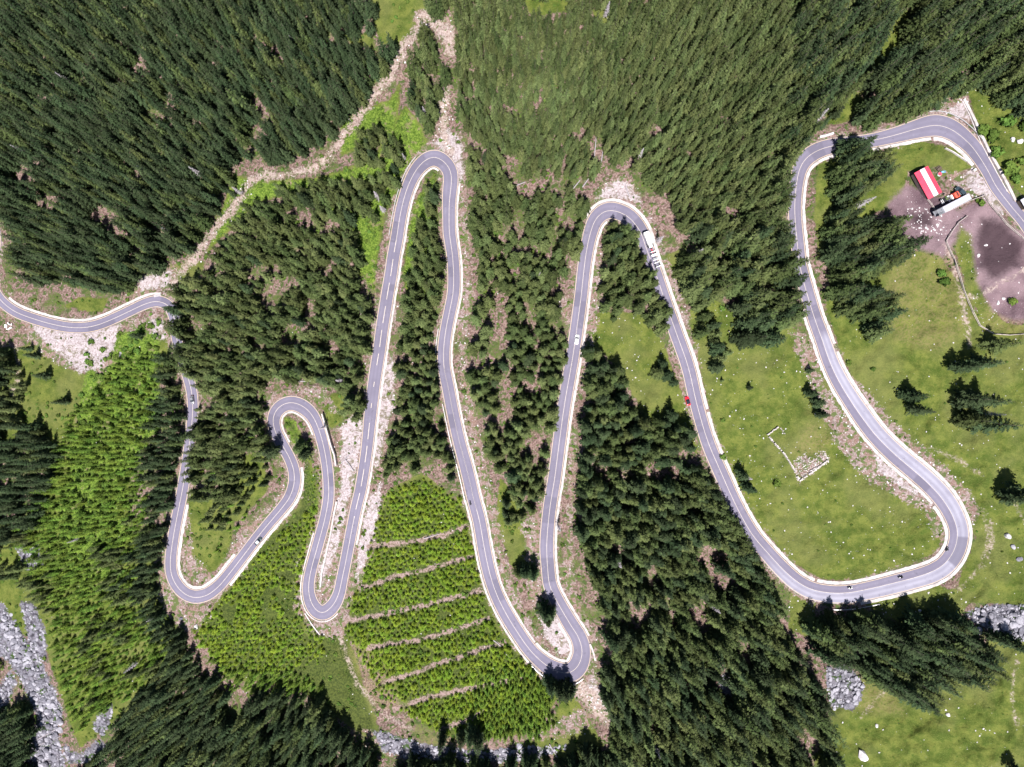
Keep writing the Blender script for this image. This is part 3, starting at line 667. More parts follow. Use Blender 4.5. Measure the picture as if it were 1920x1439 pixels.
def dead_mesh(name, H, R, seed, mat):
    rnd = random.Random(seed); V = []; Fc = []
    for w in range(26):
        t = (w + rnd.random()) / 26; z = H * (0.15 + .83 * t); 
        for k in range(5):
            a = rnd.random() * 6.283; L = R * (1 - t) ** .8 * rnd.uniform(.4, 1.1) + .2; dx, dy = math.cos(a), math.sin(a)
            up = rnd.uniform(-.35, .1); wd = .045 + .02 * L
            q = len(V); V += [(-dy * wd, dx * wd, z), (dx * L, dy * L, z + up * L), (dy * wd, -dx * wd, z)]; Fc.append((q, q + 1, q + 2))
            for s in (.35, .6, .8):
                for sg in (-1, 1):
                    ln = L * .4 * (1.1 - s); q = len(V); bx, by, bz = dx * L * s, dy * L * s, z + up * L * s
                    V += [(bx, by, bz), (bx + dx * ln - sg * dy * ln, by + dy * ln + sg * dx * ln, bz - ln * .25), (bx + dx * .09, by + dy * .09, bz)]; Fc.append((q, q + 1, q + 2))
    me = bpy.data.meshes.new(name); me.from_pydata(V, [], Fc); me.materials.append(mat); me.update(); return me
# unit-metre prototypes (height ~ 24, 9, 3)
SPR = []
for k in range(7):
    H = 24.0; R = [4.5, 5.0, 4.1, 4.7, 5.3, 4.3, 4.6][k]
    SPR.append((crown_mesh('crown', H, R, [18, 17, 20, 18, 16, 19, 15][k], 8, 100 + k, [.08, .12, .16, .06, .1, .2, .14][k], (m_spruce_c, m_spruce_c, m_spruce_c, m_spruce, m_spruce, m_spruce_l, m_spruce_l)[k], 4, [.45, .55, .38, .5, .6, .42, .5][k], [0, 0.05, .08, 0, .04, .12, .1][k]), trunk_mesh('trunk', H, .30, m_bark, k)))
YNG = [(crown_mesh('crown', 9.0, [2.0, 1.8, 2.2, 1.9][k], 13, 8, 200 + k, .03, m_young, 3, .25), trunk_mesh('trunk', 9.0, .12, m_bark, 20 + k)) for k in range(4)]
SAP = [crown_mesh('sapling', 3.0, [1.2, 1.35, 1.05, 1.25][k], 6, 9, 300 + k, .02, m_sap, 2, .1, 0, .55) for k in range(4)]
DEADM = [(dead_mesh('dead_branches', 20, 1.9, 400 + k, m_dead), trunk_mesh('trunk', 20, .24, m_dead, 40 + k)) for k in range(3)]
def blob_mesh(name, R, H, n, seed, mat, lf=0.28):
    """leafy shrub: many small leaf faces through an uneven dome"""
    rnd = random.Random(seed); V = []; Fc = []; tip = []
    lobes = [(rnd.uniform(-.45, .45) * R, rnd.uniform(-.45, .45) * R, H * rnd.uniform(.35, .6), R * rnd.uniform(.4, .65)) for _ in range(5)]
    for _ in range(n):
        lx, ly, lz, lr = rnd.choice(lobes); d = Vector((rnd.gauss(0, 1), rnd.gauss(0, 1), abs(rnd.gauss(0, 1)) * .9)).normalized()
        rr = lr * rnd.uniform(.55, 1.05); c = Vector((lx, ly, lz)) + Vector((d.x * rr, d.y * rr, d.z * rr * H / R * .8))
        a = Vector((rnd.gauss(0, 1), rnd.gauss(0, 1), rnd.gauss(0, .5))).normalized() * lf; b_ = d.cross(a).normalized() * lf * .7
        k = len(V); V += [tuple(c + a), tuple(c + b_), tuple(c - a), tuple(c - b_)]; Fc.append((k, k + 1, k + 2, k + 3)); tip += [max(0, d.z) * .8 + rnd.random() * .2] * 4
    me = bpy.data.meshes.new(name); me.from_pydata(V, [], Fc); me.attributes.new('tip', 'FLOAT', 'POINT').data.foreach_set('value', np.array(tip, np.float32)); me.materials.append(mat); me.update(); return me
SHR = [blob_mesh('shrub', 1.0, .9, 110, 500 + k, m_shrub) for k in range(4)]
def rock_mesh(name, seed, mat):
    rnd = random.Random(seed); bm = bmesh.new(); bmesh.ops.create_icosphere(bm, subdivisions=2, radius=1.0)
    pl = [(Vector((rnd.gauss(0, 1), rnd.gauss(0, 1), rnd.gauss(0, 1))).normalized(), rnd.uniform(.5, .85)) for _ in range(9)]
    for v in bm.verts:
        for nrm, d in pl:
            k = v.co.dot(nrm) - d
            if k > 0: v.co -= nrm * k
        v.co.z *= .7
    me = bpy.data.meshes.new(name); bm.to_mesh(me); bm.free(); me.materials.append(mat); return me
m_rock = simple('grey_rock', (0.15, 0.145, 0.17), 0.9, 0.15, 0, 0.45, 1.5)
m_rockw = simple('pale_stone', (0.29, 0.28, 0.315), 0.9, 0.15, 0, 0.25, 1.5)
m_fieldstone = simple('white_fieldstone', (0.50, 0.47, 0.48), 0.9, 0.15, 0, 0.25, 1.5)
RCK = [rock_mesh('boulder', 600 + k, m_rock if k % 2 else m_rockw) for k in range(6)] + [rock_mesh('boulder', 610 + k, m_fieldstone) for k in range(3)]

# ------------------------------------------------------------------ scatter
def proto_obj(me_list, name):
    me = bpy.data.meshes.new(name)
    bm = bmesh.new(); mats = []
    for mi, m in enumerate(me_list):
        k = len(bm.faces); bm.from_mesh(m); bm.faces.ensure_lookup_table()
        for f in bm.faces[k:]: f.material_index = mi
        mats.append(m.materials[0])
    bm.to_mesh(me); bm.free()
    for m in mats: me.materials.append(m)
    return bpy.data.objects.new(name, me)
def stuff(name, protos, pts, label, cat):
    """pts rows: x y z sx sy sz rz tiltx tilty idx ; one object that instances the prototypes on its points"""
    pts = np.asarray(pts, np.float32)
    me = bpy.data.meshes.new(name); me.vertices.add(len(pts)); me.vertices.foreach_set('co', pts[:, :3].ravel())
    a = me.attributes.new('scl', 'FLOAT_VECTOR', 'POINT'); a.data.foreach_set('vector', pts[:, 3:6].ravel())
    a = me.attributes.new('rot', 'FLOAT_VECTOR', 'POINT'); a.data.foreach_set('vector', np.stack([pts[:, 7], pts[:, 8], pts[:, 6]], 1).ravel())
    a = me.attributes.new('pick', 'INT', 'POINT'); a.data.foreach_set('value', pts[:, 9].astype(np.int32))
    o = bpy.data.objects.new(name, me); COL.objects.link(o)
    pc = bpy.data.collections.new(name + '_kinds')
    for p in protos: pc.objects.link(p)
    ng = bpy.data.node_groups.new(name, 'GeometryNodeTree')
    ng.interface.new_socket('Geometry', in_out='INPUT', socket_type='NodeSocketGeometry'); ng.interface.new_socket('Geometry', in_out='OUTPUT', socket_type='NodeSocketGeometry')
    N = ng.nodes; Lk = ng.links
    gi = N.new('NodeGroupInput'); go = N.new('NodeGroupOutput'); ip = N.new('GeometryNodeInstanceOnPoints'); ci = N.new('GeometryNodeCollectionInfo')
    ci.inputs['Collection'].default_value = pc; ci.inputs['Separate Children'].default_value = True; ci.inputs['Reset Children'].default_value = True
    ip.inputs['Pick Instance'].default_value = True
    Lk.new(gi.outputs[0], ip.inputs['Points']); Lk.new(ci.outputs[0], ip.inputs['Instance'])
    for nm, ty, sk in (('scl', 'FLOAT_VECTOR', 'Scale'), ('rot', 'FLOAT_VECTOR', 'Rotation'), ('pick', 'INT', 'Instance Index')):
        na = N.new('GeometryNodeInputNamedAttribute'); na.data_type = ty; na.inputs['Name'].default_value = nm; Lk.new(na.outputs['Attribute'], ip.inputs[sk])
    Lk.new(ip.outputs[0], go.inputs[0])
    md = o.modifiers.new('scatter', 'NODES'); md.node_group = ng
    return tag(o, label, cat, None, 'stuff')

def base_of(u, v, h, k=0.45):
    """photo position of a trunk base whose crown middle shows at u, v"""
    d = float(depth(u, v)); s = (d - h * k) / d
    return CX + (u - CX) * s, CY + (v - CY) * s
FT = {}   # ground free of trees: road, dirt tracks
nogo = new_field(); nogo[:] = np.maximum(f_road + 3, gf['track'] + 1)

# ------------------------------------------------------------------ forests: polygons of canopy as the photo shows it
# (phrase, kind, polygon, spacing px, min height, max height, gap threshold)
Z = []
def zone(ph, kind, poly, sp, h0, h1, gap=0.0): Z.append((ph, kind, np.asarray(poly, float), sp, h0, h1, gap))
zone('the upper left forest', 'm', [(-460,-460),(600,-460),(600,-20),(640,-10),(700,10),(703,45),(680,60),(640,60),(640,80),(700,90),(742,75),(744,98),(700,140),(690,165),(652,212),(640,235),(612,268),(560,292),(500,298),(455,290),(425,300),(428,340),(405,368),(380,418),(352,468),(322,490),(290,500),(255,512),(232,540),(200,545),(150,535),(60,528),(22,505),(16,470),(14,420),(-30,400),(-460,380)], 13.2, 17, 25, .20)
zone('the clump between the dirt tracks', 'm', [(785,45),(800,60),(815,95),(846,140),(845,170),(826,175),(822,215),(808,245),(795,235),(770,205),(752,185),(765,130)], 14, 15, 22, .15)
zone('the top edge clump', 'm', [(800,-60),(850,-60),(850,35),(815,30),(800,5)], 14, 16, 22, .1)
zone('the bright grass clump', 'm', [(672,248),(700,232),(720,245),(752,270),(755,300),(738,325),(715,310),(690,318),(668,300)], 15, 14, 20, .2)
zone('the dashed straight block', 'm', [(455,402),(480,375),(520,350),(560,352),(600,345),(640,335),(660,345),(700,330),(750,320),(752,345),(738,395),(722,415),(700,420),(690,400),(672,420),(668,460),(672,500),(684,525),(690,560),(692,620),(686,700),(680,735),(655,755),(630,730),(600,722),(560,712),(520,708),(500,722),(470,735),(440,745),(410,740),(360,745),(352,715),(342,680),(326,640),(322,605),(318,565),(335,535),(360,520),(378,500),(395,470),(420,445)], 14.5, 17, 23, .26)
zone('the looped hairpin grove', 'm', [(640,745),(686,705),(688,760),(672,790),(650,790),(632,770)], 14, 13, 19, .2)
zone('the looped hairpin slope', 'm', [(362,755),(410,745),(470,745),(502,770),(512,840),(495,865),(460,845),(445,880),(430,935),(395,955),(358,930),(352,880),(358,800)], 14, 13, 20, .05)
zone('the left hairpin wedge', 'm', [(430,860),(470,870),(500,850),(505,895),(475,925),(445,960),(405,1000),(375,985),(410,930)], 15, 7, 13, .2)
zone('the narrow central strip', 'm', [(805,332),(822,345),(826,400),(815,435),(828,470),(824,540),(818,600),(812,640),(817,700),(832,780),(842,840),(858,905),(845,915),(830,870),(800,860),(780,880),(745,875),(722,905),(712,885),(728,840),(740,780),(742,720),(738,665),(752,610),(760,540),(768,480),(782,420),(795,370)], 14.3, 14, 20, .2)
zone('the top centre forest', 'm', [(850,-460),(1480,-460),(1480,440),(1430,480),(1280,420),(1240,360),(1205,345),(1190,305),(1160,300),(1130,320),(1105,335),(1060,325),(990,330),(955,330),(930,300),(870,230),(855,200),(860,100),(855,40)], 12.0, 15, 20, .13)
zone('the upper right forest', 'm', [(1480,-460),(2390,-460),(2390,170),(1925,200),(1885,170),(1835,160),(1800,160),(1770,180),(1730,200),(1690,215),(1640,228),(1610,230),(1620,195),(1595,180),(1560,210),(1550,235),(1530,238),(1515,262),(1500,290),(1480,300)], 15.0, 18, 26, .2)
zone('the roadside upper right stand', 'm', [(1480,285),(1492,300),(1484,340),(1472,400),(1486,440),(1484,470),(1496,510),(1502,560),(1503,600),(1460,618),(1400,615),(1385,560),(1330,560),(1295,540),(1280,505),(1280,470),(1330,455),(1280,420),(1430,400)], 16.0, 20, 27, .2)
zone('the wide central strip', 'm', [(875,270),(930,290),(955,335),(985,372),(1030,365),(1085,355),(1100,385),(1094,440),(1082,500),(1055,540),(1040,570),(1055,620),(1066,680),(1048,750),(1038,820),(1022,890),(1015,930),(985,940),(965,925),(930,895),(915,860),(905,800),(885,740),(878,690),(890,640),(892,560),(895,480),(885,420),(890,350)], 14.6, 15, 21, .26)
zone('the thinning central strip end', 'm', [(925,900),(965,925),(1012,935),(1003,980),(975,1010),(955,1000),(940,960)], 17, 11, 17, .35)
zone('the lorry hairpin clump', 'm', [(1148,412),(1175,410),(1195,450),(1232,530),(1255,580),(1260,615),(1235,625),(1212,605),(1195,575),(1165,570),(1160,612),(1147,600),(1150,560),(1132,590),(1128,540),(1137,480)], 15.5, 15, 21, .16)
zone('the grass pocket stand', 'm', [(1305,555),(1340,600),(1372,640),(1360,685),(1335,690),(1322,640),(1308,600)], 18, 13, 18, .25)
zone('the lower middle forest', 'm', [(1105,655),(1130,665),(1170,700),(1205,760),(1230,795),(1262,770),(1292,800),(1305,850),(1335,905),(1375,975),(1420,1050),(1440,1090),(1475,1150),(1490,1190),(1510,1250),(1550,1320),(1570,1400),(1570,1860),(1150,1860),(1150,1380),(1135,1310),(1130,1270),(1150,1200),(1130,1130),(1095,1060),(1085,980),(1095,900),(1098,800),(1103,730)], 15.0, 18, 25, .24)
zone('the stand beside the shed', 'm', [(1566,290),(1600,282),(1660,285),(1690,285),(1690,305),(1670,325),(1640,350),(1600,380),(1612,402),(1680,408),(1675,430),(1710,455),(1700,485),(1650,505),(1620,525),(1660,545),(1680,575),(1675,600),(1650,640),(1635,620),(1625,595),(1590,585),(1578,555),(1566,510),(1552,475),(1560,440),(1552,400),(1566,370),(1566,330)], 18.0, 18, 24, .18)
zone('the stand below the meadow hairpin', 'm', [(1520,1165),(1580,1158),(1650,1160),(1705,1152),(1765,1150),(1800,1180),(1850,1215),(1880,1245),(1840,1270),(1790,1285),(1725,1325),(1690,1300),(1620,1280),(1570,1250),(1530,1215)], 18, 20, 27, .22)
zone('the far left roadside stand', 'm', [(290,655),(318,675),(334,700),(345,755),(330,820),(325,890),(320,960),(300,1040),(290,1120),(305,1170),(340,1190),(330,1240),(280,1190),(250,1120),(250,1040),(275,960),(265,880),(275,800),(290,730)], 13.0, 13, 19, .1)
zone('the mixed slope above the stream', 'm', [(170,1010),(240,960),(285,1060),(280,1150),(310,1200),(290,1260),(220,1290),(170,1340),(130,1300),(150,1200),(200,1120),(170,1060)], 15, 10, 16, .36)
zone('the left edge below the stand', 'm', [(-60,1010),(40,1000),(75,1030),(100,1090),(95,1150),(60,1140),(20,1090),(-60,1080)], 15, 8, 14, .22)
zone('the slope by the pull-off', 'm', [(-20,650),(20,660),(35,700),(28,780),(60,800),(-20,810)], 15, 11, 16, .2)
zone('the lower left forest', 'm', [(330,1215),(360,1230),(400,1290),(440,1330),(520,1300),(560,1310),(620,1350),(660,1400),(700,1430),(720,1500),(740,1860),(130,1860),(130,1439),(180,1425),(215,1350),(250,1310),(290,1260)], 13.6, 15, 22, .15)
zone('the left edge forest', 'm', [(-460,640),(0,640),(12,700),(5,790),(60,800),(95,830),(100,880),(70,940),(70,1000),(0,1020),(-460,1020)], 14, 15, 20, .2)
zone('the boulder stream stand', 'm', [(-460,1300),(0,1340),(40,1320),(60,1370),(45,1439),(30,1860),(-460,1860)], 15, 15, 21, .15)
zone('the bottom edge forest', 'm', [(740,1432),(800,1430),(900,1440),(1010,1430),(1080,1410),(1150,1400),(1150,1860),(740,1860)], 16, 15, 22, .2)
zone('the bright left thicket', 'y', [(225,665),(290,672),(290,740),(265,800),(262,880),(270,960),(250,1040),(250,1120),(285,1190),(330,1240),(290,1270),(240,1310),(200,1330),(150,1370),(120,1330),(105,1240),(90,1170),(60,1080),(30,1010),(60,930),(100,900),(110,830),(125,780),(180,730)], 11.5, 4.5, 10.5, .26)
zone('the corner thicket', 'y', [(-460,1180),(-60,1200),(0,1260),(-40,1300),(-460,1290)], 10, 6, 10, .2)
zone('the plantation corner', 'y', [(905,1260),(990,1255),(1035,1310),(1035,1360),(1010,1385),(900,1385),(880,1345)], 9.5, 4.5, 7, .1)
zone('the looped hairpin slope', 'y', [(375,860),(500,800),(515,870),(480,950),(400,1040),(365,1000)], 17, 4, 8, .5)
zone('the left plantation foot', 'y', [(540,1260),(600,1290),(560,1300),(440,1300),(370,1210),(420,1260)], 12, 5, 9, .3)
zone('the terraced plantation', 's', [(722,935),(750,915),(790,900),(830,920),(862,940),(872,990),(885,1040),(897,1090),(912,1150),(948,1215),(1005,1262),(1030,1310),(1010,1355),(900,1375),(830,1372),(770,1345),(715,1300),(685,1250),(668,1215),(648,1185),(655,1140),(672,1110),(690,1060),(705,990)], 9.0, 3.4, 4.8, .17)
zone('the left sapling slope', 's', [(470,1060),(500,1030),(545,985),(585,960),(590,985),(572,1030),(556,1085),(556,1130),(575,1175),(602,1200),(600,1240),(540,1255),(470,1262),(420,1258),(385,1220),(362,1190),(395,1150),(430,1115)], 9.4, 3.2, 4.8, .24)
zone('the green roadside strip', 's', [(585,880),(600,880),(600,930),(590,970),(578,975)], 9, 1.5, 3, .3)

ZF = {'m': [], 'y': [], 's': []}
HOLES = [[(1705,-10),(1735,-10),(1695,88),(1648,128),(1622,185),(1600,180),(1640,95)],[(1108,248),(1128,252),(1143,300),(1140,325),(1112,300)],[(1160,308),(1200,312),(1222,350),(1240,420),(1215,415),(1190,350)],
 [(940,285),(970,280),(985,340),(960,345)],[(60,150),(85,165),(80,190),(50,175)],[(222,292),(262,318),(240,335)],[(185,400),(215,405),(205,435),(180,425)],[(322,135),(345,140),(340,170),(320,160)],[(395,165),(418,175),(410,190)],[(355,488),(330,470),(320,490)],
 [(1350,395),(1390,390),(1400,420),(1360,425)],[(1290,450),(1330,440),(1345,460),(1300,475)],[(925,560),(950,550),(955,620),(930,640)],[(985,560),(1010,570),(1000,640),(985,620)],[(935,700),(960,720),(965,800),(940,780)],[(1330,1080),(1380,1070),(1400,1110),(1350,1120)],
 [(1290,1140),(1330,1140),(1350,1190),(1310,1190)],[(1210,1060),(1240,1070),(1235,1110),(1210,1100)],[(1350,1250),(1375,1255),(1380,1330),(1350,1310)],[(1170,880),(1195,880),(1190,930),(1172,920)],[(560,560),(585,565),(590,600),(565,590)],[(505,610),(530,615),(525,640)],[(600,640),(630,650),(620,680)],
 [(975,-10),(1060,-10),(1070,20),(1000,30)],[(1110,15),(1145,10),(1140,40),(1118,40)]]
for zi, (ph, kind, poly, sp, h0, h1, gap) in enumerate(Z):
    if kind == 'm': sp = sp * 1.10
    x0, y0 = poly.min(0); x1, y1 = poly.max(0)
    nx, ny = int((x1 - x0) / sp) + 1, int((y1 - y0) / (sp * .87)) + 1
    I, J = np.meshgrid(np.arange(nx + 1), np.arange(ny + 1))
    jj = .30 if kind != 's' else .26
    X = x0 + (I + .5 * (J % 2) + rng.uniform(-jj, jj, I.shape)) * sp; Y = y0 + (J * .87 + rng.uniform(-jj, jj, I.shape)) * sp
    sdv = poly_sd(poly, X, Y); keep = (sdv > (1.5 if kind == 'm' else -1.0) - 3.5 * rng.random(X.shape))
    nz = .6 * vnoise(X / 36, Y / 36, 30 + zi) + .4 * vnoise(X / 15, Y / 15, 60 + zi)
    keep &= nz > gap + (.12 if kind == 'm' else 0)
    if kind == 'm':
        for hp in HOLES: keep &= ~((poly_sd(hp, X, Y) > -2))
    if kind == 's': keep &= sample(gf['band'], X, Y) < -2.0
    for x, y, n_ in zip(X[keep], Y[keep], nz[keep]):
        h = (rng.uniform(h0, h1) if kind != 's' else h0 * (.72 + .75 * rng.random() ** 1.6)) * (0.88 + .2 * float(vnoise(x / 60, y / 60, 77)))
        if kind == 'm': h *= rng.uniform(.78, 1.08) if rng.random() > .14 else rng.uniform(.45, .75)
        bx, by = base_of(x, y, h)
        if float(sample(nogo, bx, by)) > 0.5: continue
        if float(sample(gf['mud'], bx, by)) > 0: continue
        ZF[kind].append((bx, by, h, zi))
# single trees whose place can be read: base x, base y, height, label
LONE = [
 (1697,742,17,'lone dark spruce, leftmost of the pair in the middle of the right meadow'),(1706,768,19,'broad dark spruce just below the leftmost spruce of the right meadow pair'),
 (1782,688,20,'dark spruce at the left front of the upper meadow cluster below the rail fence'),(1812,682,22,'tall dark spruce at the right of the upper meadow cluster below the rail fence'),
 (1793,748,20,'dark spruce at the top left of the lower meadow cluster'),(1815,750,24,'tall dark spruce in the middle of the lower meadow cluster, beside a dead one'),
 (1796,786,20,'low branched dark spruce at the left of the lower meadow cluster'),(1822,790,27,'longest dark spruce at the bottom of the lower meadow cluster'),
 (1852,650,19,'dark spruce standing against the rail fence at the far right'),(1872,930,19,'dark spruce at the far right edge of the meadow, beside faint wheel tracks'),(1885,920,21,'broad dark spruce at the far right edge, half cut by the picture edge'),
 (1228,700,15,'left spruce of the small meadow clump beside the road above the red car'),(1246,705,17,'lower spruce of the small meadow clump beside the road above the red car'),(1240,683,13,'upper spruce of the small meadow clump above the red car'),(1258,716,13,'right hand spruce of the small meadow clump, at the road edge above the red car'),
 (1258,802,17,'pointed spruce at the meadow edge left below the red car'),(1275,822,19,'broad spruce beside the road just below the red car'),
 (1402,728,7,'small round spruce alone in the grass left of the stone ruin meadow'),
 (1514,696,8,'small spruce on the pale verge left of the upper right road'),(1512,738,13,'upper of the three dark spruces on the verge above the stone ruin'),(1524,755,14,'middle of the three dark spruces on the verge above the stone ruin'),(1532,775,13,'lowest of the three dark spruces on the verge above the stone ruin'),
 (1332,612,16,'upper dark spruce in the little grass pocket right of the lorry road'),(1336,655,17,'middle dark spruce in the little grass pocket right of the lorry road'),(1338,690,15,'lower dark spruce in the little grass pocket right of the lorry road'),(1352,714,5,'tiny spruce below the little grass pocket'),
 (1385,640,19,'outermost spruce of the stand above the meadow, at its lower left tip'),(1405,636,22,'tall spruce next to the lower left tip of the stand above the meadow'),(1432,636,23,'tall spruce at the lower edge of the stand above the meadow'),
 (1384,888,14,'dark spruce on the meadow verge beside the curving road'),(1396,912,15,'dark spruce just below the one on the meadow verge'),
 (1888,1432,13,'spruce alone at the bottom right corner of the picture'),
 (1560,222,13,'lone spruce in the grassy gap above the upper right road'),
 (438,345,13,'narrow spruce alone beside the dirt track junction'),(440,368,11,'short narrow spruce below the dirt track junction'),
 (571,838,17,'shady spruce in the middle of the small looped hairpin'),(578,850,15,'second spruce at the lower tip of the small looped hairpin'),
 (832,1372,21,'tall dark spruce at the bottom edge under the left part of the plantation'),(868,1372,17,'narrow dark spruce in the bottom trio under the plantation'),(884,1362,22,'tallest dark spruce of the bottom trio under the plantation'),(896,1374,20,'right hand dark spruce of the bottom trio under the plantation'),
 (1030,1274,19,'left spruce of the shadowed clump below the lower central hairpin'),(1044,1280,20,'second spruce of the shadowed clump below the lower central hairpin'),(1056,1284,21,'third spruce of the shadowed clump below the lower central hairpin'),(1068,1286,15,'small right hand spruce of the shadowed clump below the lower central hairpin'),
 (972,1068,16,'left of three dark spruces in a row between the central roads'),(985,1064,19,'middle of three dark spruces in a row between the central roads'),(998,1068,19,'right of three dark spruces in a row between the central roads'),
 (1018,1138,19,'left dark spruce inside the lower central hairpin'),(1032,1140,18,'right dark spruce inside the lower central hairpin'),(1026,1158,13,'short dark spruce inside the lower central hairpin'),
 (266,632,12,'dark spruce on the rocky green inside the far left bend'),(72,668,12,'dark spruce on the slope below the gravel pit, upper one'),(92,705,13,'dark spruce alone on the grass below the gravel pit'),(128,752,14,'stout dark spruce at the right of the grassy slope below the gravel pit'),(60,655,11,'dark spruce just below the left end of the gravel pit'),(40,725,9,'small dark spruce beside the footpath at the far left'),
 (1552,1158,20,'leftmost spruce throwing its shadow on the big hairpin'),(1585,1162,20,'second spruce throwing its shadow on the big hairpin'),(1605,1160,21,'third spruce throwing its shadow on the big hairpin'),(1628,1156,16,'fourth spruce throwing its shadow on the big hairpin'),
 (1705,1158,17,'dark spruce at the verge right of the big hairpin shadows'),(1768,1150,21,'dark spruce at the top right of the stand below the hairpin'),(1784,1160,17,'spruce beside the rocks at the right of the stand below the hairpin'),(1846,1185,16,'dark spruce in front of the grey rocks at the lower right'),(1882,1195,18,'dark spruce at the right end of the grey rocks'),
  (1575,285,19,'spruce inside the upper right bend casting its shadow across the road'),(1596,285,20,'second spruce inside the upper right bend, its shadow across the road'),
 (1660,425,19,'spruce lying out to the right over the muddy yard, below the shed'),(1680,470,24,'tall spruce leaning its crown toward the muddy yard'),
 (1150,452,18,'spruce in the throat of the lorry hairpin, shading the road'),
]
LONE = [t for t in LONE if t[2] > 0]
def clear_near(pts, r):
    A = np.array([(t[0], t[1]) for t in LONE])
    return [p for p in pts if np.min(np.hypot(A[:, 0] - p[0], A[:, 1] - p[1])) > r]
ZF['m'] = [t for t in clear_near(ZF['m'], 8) if not (355 < t[0] < 405 and 728 < t[1] < 765)]
zi_b = [k for k, z in enumerate(Z) if z[0] == 'the dashed straight block'][0]; zi_s = [k for k, z in enumerate(Z) if z[0] == 'the looped hairpin slope'][0]
for i in range(near_i(354, 712), near_i(322, 583), 3):     # the row of trees leaning out over the far left road
    if random.random() < .85: ZF['m'].append((RS[i, 0] + NL[i, 0] * 0 - NL[i, 0] * random.uniform(15, 24), RS[i, 1] - NL[i, 1] * random.uniform(15, 24), random.uniform(17, 23), zi_b))
for i in range(near_i(345, 905), near_i(359, 800), 4):
    if random.random() < .6: ZF['m'].append((RS[i, 0] - NL[i, 0] * random.uniform(17, 26), RS[i, 1] - NL[i, 1] * 18, random.uniform(13, 20), zi_s))

TINT = {'the upper left forest': .1, 'the lower left forest': .15, 'the left edge forest': 0, 'the boulder stream stand': 0, 'the bottom edge forest': .1, 'the far left roadside stand': .1, 'the upper right forest': .35, 'the top centre forest': .85, 'the stand below the meadow hairpin': .2,  # top centre leans to paler needles, painting in the bright patch opposite the sun
        'the stand beside the shed': .35, 'the roadside upper right stand': .5, 'the lower middle forest': .4}
def pick(t, kind, n):
    if kind != 'm' or n != 7: return random.randrange(n)
    k = TINT.get(Z[t[3]][0], .6) if len(t) > 3 and not isinstance(t[3], str) else .1
    k += random.uniform(-.35, .35)
    return random.choice((0, 1, 2)) if k < .3 else random.choice((3, 4)) if k < .68 else random.choice((5, 6))
def row(t, kind, protoN):
    bx, by, h = t[:3]; p = P(bx, by)
    H = {'m': 24.0, 'y': 9.0, 's': 3.0}[kind]
    s = h / H; w = s * random.uniform(.84, 1.16)
    if kind == 'm': w *= min(1.04, Z[t[3]][3] / 15.0) * (1 + .25 * max(0, 16 - h) / 16) if len(t) > 3 and not isinstance(t[3], str) else 1.12
    return [p.x, p.y, p.z - .1, w, w * random.uniform(.93, 1.07), s, random.uniform(0, 6.283), random.gauss(0, .022), random.gauss(0, .022), pick(t, kind, protoN)]
def apparent(t):
    bx, by, h = t[:3]; d = float(depth(bx, by)); k = d / (d - h); return CX + (bx - CX) * k, CY + (by - CY) * k, d, k
def shown(t):
    ax, ay, d, k = apparent(t)
    inside = -5 < ax < 1925 and -5 < ay < 1444
    ln = math.hypot(ax - t[0], ay - t[1]) + t[2] * .3 * F / d
    return ln if inside else -1
CAT = {'m': 'spruce', 'y': 'young spruce', 's': 'sapling'}
def add_tree(t, label, group):
    r = row(t, 'm', len(SPR)); cm, tm = SPR[r[9]]
    e = empty('spruce_tree', r[:3]); e.rotation_euler = (r[7], r[8], r[6]); e.scale = r[3:6]; tag(e, label, 'spruce', group)
    for nm, me in (('crown', cm), ('trunk', tm)):
        o = bpy.data.objects.new(nm, me); o.parent = e; COL.objects.link(o)
for (x, y, h, lab) in LONE: add_tree((x, y, h), lab, None)
ZF['m'].sort(key=lambda t: -shown(t))
nm_ = 300 - len(LONE)
def words(t, r, short):
    """look and place words that tell this one from its neighbours"""
    poly = Z[t[3]][2]; ax, ay = apparent(t)[:2]; inx = poly[(poly[:, 0] > -10) & (poly[:, 0] < 1930) & (poly[:, 1] > -10) & (poly[:, 1] < 1450)]
    if len(inx) < 3: inx = np.clip(poly, [0, 0], [1920, 1439])
    (x0, y0), (x1, y1) = inx.min(0), inx.max(0); fx = (ax - x0) / max(1, x1 - x0); fy = (ay - y0) / max(1, y1 - y0)
    c = ['far left', 'left', 'middle', 'right', 'far right'][int(min(4, max(0, fx * 5)))]; rr = ['top', 'upper', 'central', 'lower', 'bottom'][int(min(4, max(0, fy * 5)))]
    look = ('broad' if r[3] / r[5] > 1.05 else 'slim' if r[3] / r[5] < .93 else 'evenly pointed')
    return f'{look} {short} in the {rr} {c} part of {Z[t[3]][0]}'
def trim(lab):
    w = lab.split(); return ' '.join(w[:16])
for t in ZF['m'][:nm_]:
    st = random.getstate(); r = row(t, 'm', len(SPR)); random.setstate(st)
    add_tree(t, trim(words(t, r, ('tall' if t[2] > 21 else 'shorter') + ' spruce')), 'spruces in ' + Z[t[3]][0])
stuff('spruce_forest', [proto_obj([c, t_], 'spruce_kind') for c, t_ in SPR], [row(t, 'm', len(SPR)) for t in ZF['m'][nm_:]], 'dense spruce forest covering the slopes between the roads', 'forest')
ZF['y'].sort(key=lambda t: -shown(t))
for t in ZF['y'][:300]:
    r = row(t, 'y', len(YNG)); ph = Z[t[3]][0]; cm, tm = YNG[r[9]]
    e = empty('young_spruce', r[:3]); e.rotation_euler = (r[7], r[8], r[6]); e.scale = r[3:6]; tag(e, trim(words(t, r, 'young spruce')), 'young spruce', 'young spruces in ' + ph)
    for nm, me in (('crown', cm), ('trunk', tm)):
        o = bpy.data.objects.new(nm, me); o.parent = e; COL.objects.link(o)
